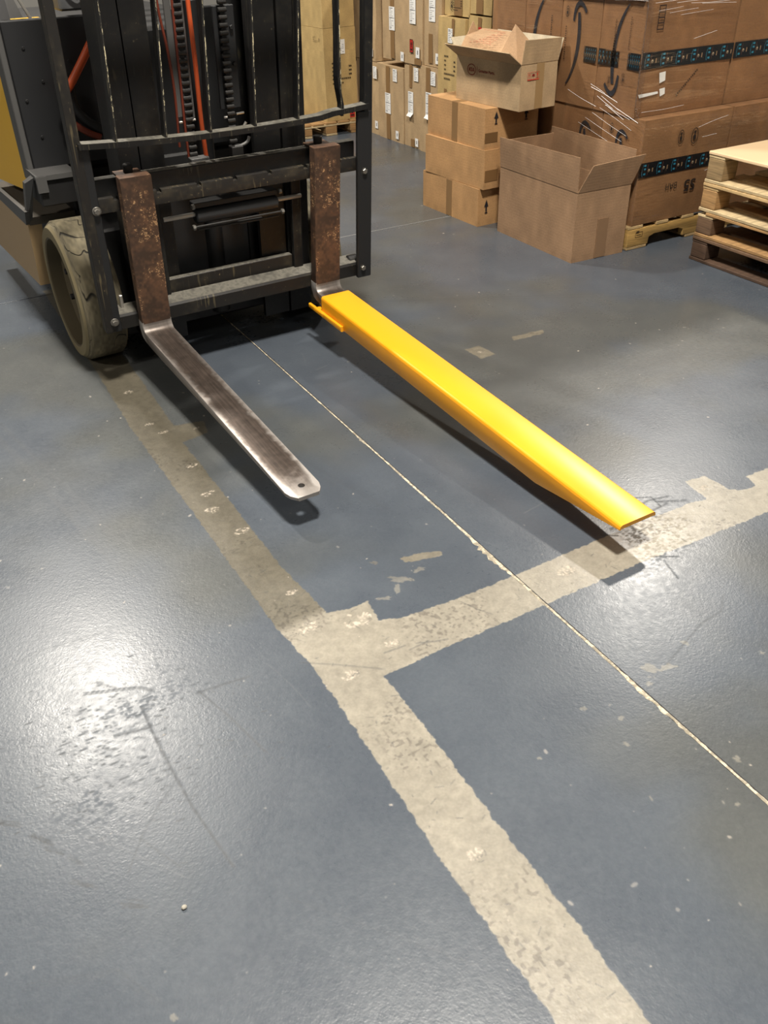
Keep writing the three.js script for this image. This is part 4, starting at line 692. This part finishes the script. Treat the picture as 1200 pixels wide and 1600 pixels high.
// --- row of tall cartons along the aisle
{
  const X0 = 3.64, D = 0.5, G = 'tall tan cartons in the row along the aisle';
  // z of far edge, z of near edge, y0, y1, text for the label
  const rows = [
    [-7.90, -7.30, 0, 0.50, 'tall tan carton at the far end of the bottom row, behind the yellow cartons', M.kraftTan],
    [-7.295, -6.875, 0, 0.50, 'tall tan carton second from the far end of the bottom row, behind the forklift post', M.kraftTan],
    [-6.870, -6.495, 0, 0.520, 'bottom row tan carton right beside the forklift backrest post, with crumpled right edge', M.kraftTan2],
    [-6.488, -6.115, 0, 0.523, 'bottom row tan carton with full height tape strip and double white label', M.kraftTan],
    [-6.108, -5.872, 0, 0.566, 'narrow bottom row tan carton with tall white label curling at its foot, left of another', M.kraftTan],
    [-5.866, -5.625, 0, 0.574, 'bottom row tan carton just left of the small brown stack, short tape at its top', M.kraftTan],
    [-7.90, -7.22, 0.505, 1.25, 'upper row tan carton at the far end, mostly behind the forklift', M.kraftTan2],
    [-7.21, -6.545, 0.525, 1.25, 'upper row tan carton left of the dark gap, behind the forklift post', M.kraftTan2],
    [-6.410, -5.847, 0.568, 1.25, 'wide upper row tan carton with tape strip, two white labels and red mark', M.kraftTan],
    [-5.838, -5.620, 0.578, 1.25, 'narrow upper row tan carton with a loose hanging white label', M.kraftTan],
  ];
  const made = rows.map(([za, zb, y0, y1, label, mat], i) => {
    const o = carton('tall_carton', label, [X0 + ((i * 37) % 5 - 2) * 0.004, y0, zb], 0, [D, y1 - y0, zb - za], mat, { bulge: 0.006, crumple: i === 2 || i === 7 ? 0.022 : 0.003 }, G);
    return [o, zb, y0];
  });
  // [carton, kind, z, y, w, h]
  const tp = (i, z, w, ya, yb) => { const [o, zb, y0] = made[i]; tape(o, 'l', zb - z - w / 2, zb - z + w / 2, ya - y0, yb - y0, 0, M.tape, 0.0075); };
  const lb = (i, tex, z, y, w, h, name = 'shipping_label') => { const [o, zb, y0] = made[i]; onL(o, name, tex, zb - z, y - y0, w, h, true, 0, 0.0095); };
  tp(3, -6.335, 0.055, 0.004, 0.519); tp(8, -6.255, 0.055, 0.58, 1.24); tp(4, -6.012, 0.035, 0.41, 0.563); tp(5, -5.755, 0.055, 0.41, 0.570); tp(9, -5.745, 0.05, 0.60, 0.78); tp(4, -5.985, 0.05, 0.004, 0.06); tp(8, -5.90, 0.09, 0.572, 0.61);
  lb(2, labelTex[0], -6.555, 0.450, 0.060, 0.085); lb(3, labelTex[1], -6.225, 0.468, 0.062, 0.085); lb(4, labelTex[2], -5.935, 0.505, 0.062, 0.088); lb(5, labelTex[0], -5.687, 0.508, 0.062, 0.088);
  lb(3, tallLabelTex, -6.335, 0.262, 0.082, 0.145); lb(4, tallLabelTex, -6.010, 0.308, 0.072, 0.152); lb(5, tallLabelTex, -5.745, 0.335, 0.075, 0.155);
  lb(3, codeLabelTex, -6.20, 0.055, 0.042, 0.058, 'code_label'); lb(4, codeLabelTex, -5.925, 0.045, 0.042, 0.058, 'code_label'); lb(2, codeLabelTex, -6.545, 0.075, 0.045, 0.055, 'code_label');
  lb(8, tallLabelTex, -6.258, 0.838, 0.080, 0.150); lb(8, tallLabelTex, -5.968, 0.905, 0.082, 0.160); lb(9, tallLabelTex, -5.725, 0.935, 0.080, 0.160);
  lb(8, redMarkTex, -5.985, 0.685, 0.045, 0.085, 'red_mark_print'); lb(8, codeLabelTex, -5.90, 0.650, 0.050, 0.068, 'code_label'); lb(8, codeLabelTex, -6.115, 0.605, 0.045, 0.060, 'code_label'); lb(9, codeLabelTex, -5.652, 0.635, 0.048, 0.065, 'code_label'); lb(7, codeLabelTex, -6.60, 0.585, 0.048, 0.055, 'code_label');
  // curled lower ends of the two tall labels
  for (const [i, z, y] of [[4, -6.008, 0.228], [5, -5.742, 0.252]]) { const [o, zb, y0] = made[i], a = z - zb, b = y - y0; part(o, 'label_curl', sheet([[-0.010, b + 0.012, a - 0.034], [-0.010, b + 0.012, a + 0.034], [-0.032, b - 0.012, a + 0.030], [-0.028, b - 0.010, a - 0.036]], 0.0008), M.label); }
}
// --- yellow-tan cartons between the tall row and the wrapped pallet
{
  const put = (label, za, zb, y0, y1, mat, x = 3.63) => carton('stock_carton', label, [x, y0, zb], 0, [0.45, y1 - y0, zb - za], mat, { bulge: 0.004 }, 'assorted cartons between the tall row and the wrapped pallet');
  put('brown carton beneath the yellow printed carton, behind the small stack', -5.61, -5.20, 0, 0.395, M.kraftTan);
  const a = put('yellow-tan carton with lines of dark print and a white label at its top right', -5.605, -5.285, 0.40, 0.90, M.kraftYellow, 3.61);
  tape(a, 'l', 0.12, 0.15, 0.40, 0.495, 0, M.tape, 0.006); onL(a, 'shipping_label', labelTex[1], 0.165, 0.395, 0.055, 0.085, true, 0, 0.0075); onL(a, 'printed_text', textTex, 0.165, 0.19, 0.16, 0.19, false, 0, 0.006); tape(a, 'l', 0.20, 0.23, 0.02, 0.07, 0, M.tape, 0.006);
  const b = put('yellow-tan carton with red and black print, above the one with the white label', -5.56, -5.27, 0.91, 1.35, M.kraftYellow);
  tape(b, 'l', 0.08, 0.17, 0.003, 0.43, 0, M.tape, 0.006); onL(b, 'printed_text', textTex, 0.13, 0.06, 0.12, 0.09, false, 0, 0.0078); onL(b, 'stamp_print', stampTex, 0.20, 0.06, 0.05, 0.07, false, 0, 0.007);
  const c = put('yellow-tan carton with red mark at its foot, right of the printed text carton', -5.275, -5.03, 0.50, 0.925, M.kraftYellow);
  tape(c, 'l', 0.10, 0.135, 0.30, 0.42, 0, M.tape, 0.006); onL(c, 'red_mark_print', redMarkTex, 0.11, 0.335, 0.04, 0.07, false, 0, 0.0078);
  const d = put('yellow-tan carton with wide tape, uppermost left of the grey-brown labelled carton', -5.262, -5.03, 0.935, 1.35, M.kraftYellow);
  tape(d, 'l', 0.09, 0.16, 0.003, 0.40, 0, M.tape, 0.006); onL(d, 'red_mark_print', redMarkTex, 0.115, 0.12, 0.04, 0.07, false, 0, 0.0078);
  const e = put('grey-brown carton with two white labels and bottom tape, behind the open parts carton', -5.02, -4.70, 0.885, 1.35, card(0.33, 0.255, 0.155));
  onL(e, 'shipping_label', labelTex[2], 0.215, 0.185, 0.075, 0.12, true, 0, 0.0065); onL(e, 'code_label', codeLabelTex, 0.105, 0.068, 0.05, 0.065, true, 0, 0.0065); tape(e, 'l', 0.19, 0.23, 0.003, 0.09, 0, M.tapePale, 0.006);
  put('brown carton under the grey-brown carton, hidden behind the open parts carton', -5.02, -4.70, 0.40, 0.85, M.kraftTan2);
  put('brown carton low behind the small stack, right of its neighbour', -5.19, -4.72, 0, 0.39, M.kraftTan2);
  part(scene.children.find((q) => q.name === 'stock_carton_005') ?? e, 'foot_skid', box(0.02, 0.43, -0.034, -0.002, -0.30, -0.02, 0.002), M.woodDark);
  const f = put('narrow yellow-tan carton squeezed against the left side of the wrapped pallet', -4.68, -4.60, 0.90, 1.35, M.kraftYellow, 3.42);
  put('pale brown carton under the narrow carton beside the wrapped pallet', -4.69, -4.585, 0, 0.885, M.kraftTan, 3.42);
}
// --- yellow cartons on a pallet behind the mast
function pallet(o, x0, x1, z0, z1, mats, spec) {
  // boards along z on top, cross boards along x, blocks, bottom boards along z; spec: heights
  const { h = 0.13, top = 0.015, cross = 0.013, bot = 0.016, n = 7, panel = false, seed = 1, cut = 0 } = spec, rnd = rngOf(seed), W = x1 - x0, bw = 0.098, [mt, mb, ml] = mats;
  const yT = h - top, yC = yT - cross, jit = () => (rnd() - 0.5) * 0.006;
  if (panel) part(o, 'deck_panel', box(x0, x1, yT, h, z0, z1, 0.003), M.panel);
  else for (let i = 0; i < n; i++) { const c = x0 + bw / 2 + (W - bw) * i / (n - 1) + jit() * 0.5; part(o, 'deck_board', box(c - bw / 2, c + bw / 2, yT + jit() * 0.15, h + jit() * 0.15, z0 + Math.abs(jit()) + (i === 0 ? cut : 0), z1 - Math.abs(jit()), 0.0025), rnd() < 0.75 ? mt : ml); }
  for (const z of [z0 + 0.05, (z0 + z1) / 2, z1 - 0.05]) { part(o, 'cross_board', box(x0 + 0.004, x1 - 0.004, yC, yT - 0.0005, z - 0.048, z + 0.048, 0.002), ml); for (const x of [x0 + 0.055, (x0 + x1) / 2, x1 - 0.055]) part(o, 'block', box(x - 0.052 + jit() * 0.3, x + 0.05, bot, yC - 0.0005, z - 0.046, z + 0.046 + jit(), 0.004), mb); }
  for (const x of [x0 + 0.05, (x0 + x1) / 2, x1 - 0.05]) part(o, 'bottom_board', box(x - 0.05, x + 0.05, 0, bot - 0.0005, z0 + Math.abs(jit()), z1, 0.0025), rnd() < 0.5 ? mt : ml);
}
{
  const P = [3.10, 0, -6.72]; const o = thing('pallet', 'wooden pallet under the yellow-tan cartons behind the forklift mast', 'pallet', P);
  pallet(o, -0.05, 0.50, -0.95, 0.0, [M.woodTan, M.woodTan, M.woodPale], { h: 0.10, seed: 9, n: 5 });
  const G = 'yellow-tan cartons on the pallet behind the mast';
  const a = carton('pallet_carton', 'large yellow-tan carton with white label and red mark, seen low between backrest bars', [3.30, 0.101, -6.74], 0.06, [0.285, 0.655, 0.92], M.kraftYellow, { bulge: 0.004 }, G);
  onF(a, 'shipping_label', labelTex[0], 0.135, 0.525, 0.10, 0.10, true, 0, 0.0065); onF(a, 'printed_text', textTex, 0.155, 0.33, 0.21, 0.20, false, 0, 0.0055); onF(a, 'red_mark_print', redMarkTex, 0.232, 0.05, 0.055, 0.085, false, 0, 0.0065); onL(a, 'printed_text', textTex, 0.10, 0.575, 0.12, 0.045, false, 0, 0.0055);
  const b = carton('pallet_carton', 'yellow-tan carton stacked above the labelled one, seen between backrest bars', [3.302, 0.758, -6.742], 0.06, [0.28, 0.62, 0.91], M.kraftYellow, { bulge: 0.004 }, G);
  onF(b, 'red_mark_print', redMarkTex, 0.228, 0.28, 0.055, 0.085, false, 0, 0.0065);
}

// ---------------------------------------------------------------- film-wrapped pallet of cartons
{
  const FX = 3.306, FZ = -3.30;
  const p = thing('pallet', 'yellowish notched wooden pallet under the film-wrapped brown cartons', 'pallet', [FX, 0, FZ]);
  { // notched stringers along x, deck boards across them along z
    const nst = (z, m) => part(p, 'stringer', prism([[0, 0.016], [0.145, 0.016], [0.150, 0.05], [0.185, 0.062], [0.36, 0.062], [0.395, 0.05], [0.40, 0.016], [0.80, 0.016], [0.805, 0.05], [0.84, 0.062], [1.01, 0.062], [1.045, 0.05], [1.05, 0.016], [1.2, 0.016], [1.2, 0.105], [0, 0.105]], z - 0.036, z, 'z', 0.002), m);
    nst(0, M.woodYellow); nst(-0.58, M.woodYellow); nst(-1.16, M.woodYellow);
    for (const [x, w] of [[0, 0.10], [0.19, 0.085], [0.375, 0.085], [0.56, 0.09], [0.75, 0.09], [0.94, 0.09], [1.11, 0.09]]) part(p, 'deck_board', box(x, x + w, 0.1055, 0.122, -1.2, -0.002 + 0.004 * Math.sin(x * 40), 0.003), M.woodNew);
    for (const x of [0, 0.42, 0.60, 1.06]) part(p, 'bottom_board', box(x, x + 0.14, 0, 0.0155, -1.2, 0.0, 0.003), M.woodNew);
    onF(p, 'stamp_print', canvasTex(128, 96, (x) => { x.clearRect(0, 0, 128, 96); x.strokeStyle = x.fillStyle = '#3b2a12'; x.lineWidth = 5; x.strokeRect(16, 24, 96, 52); x.fillRect(24, 8, 40, 26); x.fillRect(30, 50, 60, 7); }), 0.075, 0.075, 0.062, 0.045, false, 0, 0.001);
  }
  const G = 'brown cartons wrapped in clear film on the pallet';
  const w = 0.60, d = 0.302;
  const lab = (k, i, j) => ['lower', 'middle', 'upper'][k] + ' layer brown carton under film, ' + [['front left corner, below the black tape band', 'front face right of the corner carton', 'far right of the front face'], ['second back along the left side', 'second back, hidden behind the front', 'second back on the right'], ['third back along the left side', '', ''], ['rearmost of the left side', '', '']][j][i];
  const made = {};
  for (let k = 0; k < 3; k++) for (let j = 0; j < 4; j++) for (let i = 0; i < 2; i++) {
    if (j && i) continue;
    const lean = [0.012, 0.0, -0.015][k], back = [0, 0.075, 0.09][k];
    const y = [0.123, 0.630, 1.128][k], h = [0.505, 0.496, 0.45][k];
    const o = carton('wrapped_carton', lab(k, i, j), [FX + 0.005 + lean + i * (w + 0.012) + (k === 1 ? 0.005 : 0), y, FZ - 0.005 - back - j * d], 0, [w, h, d - 0.006], (i + j + k) % 2 ? M.kraftRed2 : M.kraftRed, { bulge: k === 0 ? 0.002 : 0.005, bz: k === 0 ? 0.002 : 0.005 }, G);
    made[`${k}${j}${i}`] = o;
    // black tape band round the middle of the front faces
    if (j === 0) { const t = decal(o, 'printed_tape', blackTapeTex, [w / 2, h * (k === 0 ? 0.54 : 0.50), k === 0 ? 0.0045 : 0.0072], [1, 0, 0], [0, 1, 0], w + 0.004, 0.072, true); t.material.roughness = 0.3; }
  }
  // prints on the middle layer's left faces and on the front faces
  const L = (k, o, name, tex, a, b, ww, hh, rot, opaque) => onL(made[o], name, tex, a * 0.76, b, ww * 0.84, hh, opaque, rot, 0.0072);
  L(1, '100', 'arrow_print', smileTex, 0.205, 0.275, 0.21, 0.42, Math.PI); L(1, '100', 'stamp_print', stampTex, 0.135, 0.165, 0.045, 0.055, 0); L(1, '100', 'stamp_print', stampTex, 0.265, 0.145, 0.045, 0.05, 0); L(1, '100', 'small_print', smallTextTex, 0.25, 0.33, 0.03, 0.17, 0); L(1, '100', 'small_print', smallTextTex, 0.115, 0.36, 0.03, 0.14, 0);
  L(1, '110', 'arrow_print', smileTex, 0.235, 0.285, 0.21, 0.40, 0); L(1, '110', 'stamp_print', stampTex, 0.33, 0.42, 0.045, 0.055, 0); L(1, '110', 'small_print', smallTextTex, 0.33, 0.28, 0.03, 0.16, 0);
  L(1, '120', 'arrow_print', smileTex, 0.23, 0.295, 0.21, 0.38, Math.PI); L(1, '120', 'small_print', smallTextTex, 0.09, 0.32, 0.03, 0.16, 0);
  L(0, '000', 'arrow_print', smileTex, 0.215, 0.30, 0.18, 0.31, 0); L(0, '010', 'arrow_print', smileTex, 0.18, 0.30, 0.18, 0.31, 0); L(0, '000', 'stamp_print', stampTex, 0.29, 0.44, 0.05, 0.055, 0);
  const tl = (o, a0, a1) => { const t = decal(made[o], 'printed_tape', blackTapeTex, [-0.0072, 0.243, -(a0 + a1) / 2], [0, 0, 1], [0, 1, 0], a1 - a0, 0.072, true); t.material.roughness = 0.3; };
  tl('100', 0.0, 0.085); tl('100', 0.145, 0.292); tl('110', 0.005, 0.10);
  const F = (o, name, tex, a, b, ww, hh, rot = 0) => onF(made[o], name, tex, a, b, ww, hh, false, rot, 0.0075);
  F('000', 'code_print', codeTex, 0.285, 0.155, 0.27, 0.085); F('000', 'stamp_print', stampTex, 0.25, 0.405, 0.055, 0.075); F('000', 'stamp_print', stampTex, 0.345, 0.40, 0.07, 0.085);
  F('100', 'box_print', canvasTex(96, 200, (x) => { x.clearRect(0, 0, 96, 200); x.strokeStyle = '#2a160e'; x.lineWidth = 9; x.strokeRect(12, 12, 72, 176); for (const y of [60, 100, 140]) { x.beginPath(); x.moveTo(12, y); x.lineTo(84, y); x.stroke(); } }), 0.085, 0.425, 0.05, 0.11);
  F('100', 'small_print', smallTextTex, 0.315, 0.13, 0.03, 0.17, -0.85);
  { const o = made['100']; for (const [a, b, c, e] of [[0.0, 0.105, 0.125, 0.095], [0.135, 0.118, 0.17, 0.09], [0.12, 0.19, 0.16, 0.15]]) part(o, 'torn_label', sheet([[a, b, 0.008], [c, b + 0.004, 0.008], [c + 0.004, e + 0.004, 0.009], [a + 0.01, e - 0.006, 0.008]], 0.0006), M.label); }

  // clear stretch film: a thin wrinkled skin round the stack
  const film = thing('stretch_film', 'clear wrinkled stretch film wrapped round the brown cartons on the notched pallet', 'stretch film', [FX, 0, FZ]);
  const path = []; const x0 = -0.008, x1 = 1.24, zf = 0.012, zb = -1.22;
  const add = (a, b, n) => { for (let i = 0; i < n; i++) path.push([mix(a[0], b[0], i / n), mix(a[1], b[1], i / n)]); };
  add([x0, zb], [x0, zf], 60); add([x0, zf], [x1, zf], 70); add([x1, zf], [x1, zb], 20); add([x1, zb], [x0, zb], 20); path.push([x0, zb]);
  const NY = 90, ya = 0.15, yb = 1.62, pos = [], ix = [];
  for (let j = 0; j <= NY; j++) { const y = mix(ya, yb, j / NY); for (let i = 0; i < path.length; i++) {
    const [px, pz] = path[i]; const s = i * 0.02, front = pz > -0.02 || px < 0.0;
    const setb = smooth(0.60, 0.68, y) * (y < 0.7 ? 1 : 1) * 0.068, lean = smooth(0.60, 0.66, y) * 0.006 - smooth(1.08, 1.2, y) * 0.012;
    const wr = 0.0045 * (vnoise(s * 2.2, y * 42) - 0.5) + 0.003 * (vnoise(s * 6 + 40, y * 90 + s * 14) - 0.5) + 0.006 * Math.exp(-(((y - 0.615) / 0.03) ** 2)) * (vnoise(s * 10, y * 60 - s * 30) - 0.3);
    const dx = px < 0.0 ? -1 : px > 1.2 ? 1 : 0, dz = pz > -0.02 ? 1 : pz < -1.2 ? -1 : 0;
    pos.push(px + dx * wr + lean + (1 - Math.abs(dx)) * 0, y, pz + dz * wr - (dz > 0 ? setb : 0) + (dz === 0 && px < 0 ? 0 : 0));
  } }
  for (let j = 0; j < NY; j++) for (let i = 0; i + 1 < path.length; i++) { const a = j * path.length + i, b = a + path.length; ix.push(a, b, a + 1, a + 1, b, b + 1); }
  const g = new THREE.BufferGeometry(); g.setAttribute('position', new THREE.Float32BufferAttribute(pos, 3)); g.setIndex(ix); g.computeVertexNormals();
  { const uv = []; let s = 0; const acc = path.map((p, i) => (s += i ? Math.hypot(p[0] - path[i - 1][0], p[1] - path[i - 1][1]) : 0)); for (let j = 0; j <= NY; j++) for (let i = 0; i < path.length; i++) uv.push(acc[i], mix(ya, yb, j / NY)); g.setAttribute('uv', new THREE.Float32BufferAttribute(uv, 2)); }
  const filmBump = dataTex(1024, 1024, (u, v, o) => { // long drawn creases, gathered in bands
    const w = 0.35 * tnoise(u * 5, v * 5, 5), a = tnoise(u * 7, (v + 0.06 * w) * 110, 110), b = tnoise(u * 16, v * 230 + 30 * w, 230), m = smooth(0.45, 0.75, tnoise(u * 6, v * 9, 18));
    grey(o, 0.5 + (0.5 + 0.5 * m) * (0.7 * (Math.abs(a - 0.5) * 2 - 0.5) * m + 0.25 * (b - 0.5)));
  }, false);
  const fm = new THREE.MeshPhysicalMaterial({ bumpMap: filmBump, bumpScale: 0.004, color: 0xffffff, transmission: 1, thickness: 0, roughness: 0.06, ior: 1.45, side: THREE.DoubleSide });
  part(film, 'film_skin', g, fm);
  // gathered, whitish ropes of film, added to stand in for glints where the layers step back and round the corner
  const gm = new THREE.MeshPhysicalMaterial({ color: 0xffffff, roughness: 0.22, transmission: 0.45, thickness: 0, side: THREE.DoubleSide }), rnd = rngOf(21);
  const rope = (a, b, r) => { const m = [0, 1, 2].map((k) => mix(a[k], b[k], 0.5) + (rnd() - 0.5) * 0.006); const c = tube([a, m, b], r * 0.42, 16), p = c.attributes.position; for (let i = 0; i < p.count; i++) p.setY(i, p.getY(i)); return c; };
  for (let i = 0; i < 8; i++) { const z = -0.01 - 0.04 * i - 0.05 * rnd(), y = 0.645 + 0.018 * i * rnd(); part(film, 'film_glint', rope([-0.016, y + 0.012 + 0.02 * rnd(), z - 0.10 - 0.12 * rnd()], [-0.017, y - 0.015 - 0.02 * rnd(), z + 0.01], 0.0016 + 0.0016 * rnd()), gm); }
  for (let i = 0; i < 4; i++) { const y = 0.60 - 0.03 * i; part(film, 'film_glint', rope([-0.016, y + 0.05, -0.30 - 0.05 * i], [-0.016, y - 0.02, -0.06 - 0.03 * i], 0.0014), gm); }
  for (let i = 0; i < 4; i++) { const x = 0.02 + 0.10 * i + 0.05 * rnd(); part(film, 'film_glint', rope([x, 1.118 - 0.006 * i, -0.050], [x + 0.16 + 0.1 * rnd(), 1.128 - 0.012 * i, -0.050], 0.0018), gm); }
  for (let i = 0; i < 3; i++) part(film, 'film_glint', rope([0.05 + 0.07 * i, 1.085 - 0.012 * i, -0.050], [0.20 + 0.1 * i, 1.095 - 0.012 * i, -0.050], 0.0012), gm);
  for (const [a, b] of [[[0.36, 0.565, 0.018], [0.56, 0.60, 0.018]], [[0.40, 0.515, 0.018], [0.50, 0.52, 0.018]], [[0.30, 0.955, -0.05], [0.45, 0.98, -0.05]], [[-0.015, 1.12, -0.28], [-0.015, 1.128, -0.06]], [[0.46, 0.345, 0.018], [0.60, 0.375, 0.018]], [[0.02, 0.66, -0.045], [0.30, 0.665, -0.045]]]) part(film, 'film_glint', rope(a, b, 0.0015), gm);
}

// ---------------------------------------------------------------- stack of bare pallets
{
  const P = [3.49, -3.045], G = 'bare wooden pallets stacked at the right edge';
  const S = [
    [0, 0, 0, { h: 0.118, seed: 31, n: 6 }, [M.woodOld, M.woodDark, M.woodDark], 'dark weathered pallet at the bottom of the bare pallet stack'],
    [0.119, 0.005, 0.02, { h: 0.122, seed: 32, n: 6, cut: 0.05 }, [M.woodTan, M.woodOld, M.woodPale], 'weathered pallet with charred-looking block, third from the top of the bare stack'],
    [0.242, 0.008, -0.01, { h: 0.132, seed: 33, n: 6 }, [M.woodPale, M.woodTan, M.woodNew], 'pale wooden pallet with tan blocks, second from the top of the bare stack'],
    [0.375, 0.012, 0.012, { h: 0.142, seed: 34, panel: true }, [M.woodPale, M.woodBlock, M.woodPale], 'pale wooden pallet with smooth panel deck, topmost of the bare stack'],
  ];
  S.forEach(([y, dx, t, spec, mats, label], i) => { const o = thing('pallet', label, 'pallet', [P[0] + dx, y, P[1]], t * 0.5, G); pallet(o, 0, 1.0, 0, 1.2, mats, spec); });
}

// a small pebble lying on the floor
{
  const g = new THREE.IcosahedronGeometry(0.0045, 2), p = g.attributes.position; for (let i = 0; i < p.count; i++) { const k = 0.8 + 0.4 * vnoise(p.getX(i) * 500 + 9, p.getY(i) * 500 + p.getZ(i) * 300); p.setXYZ(i, p.getX(i) * k * 1.2, p.getY(i) * k * 0.8, p.getZ(i) * k); } g.computeVertexNormals(); g.translate(0, 0.0033, 0);
  const m = new THREE.Mesh(g, M.pebble); m.name = 'pebble'; m.position.set(0.098, 0, -0.975); m.userData = { label: 'tiny pale pebble lying alone on the grey floor', category: 'pebble' }; m.castShadow = m.receiveShadow = true; scene.add(m);
}

const renderer = new THREE.WebGLRenderer({ antialias: true });
renderer.toneMapping = THREE.LinearToneMapping;
renderer.toneMappingExposure = EXPOSURE;
renderer.shadowMap.enabled = true;
renderer.render(scene, camera);
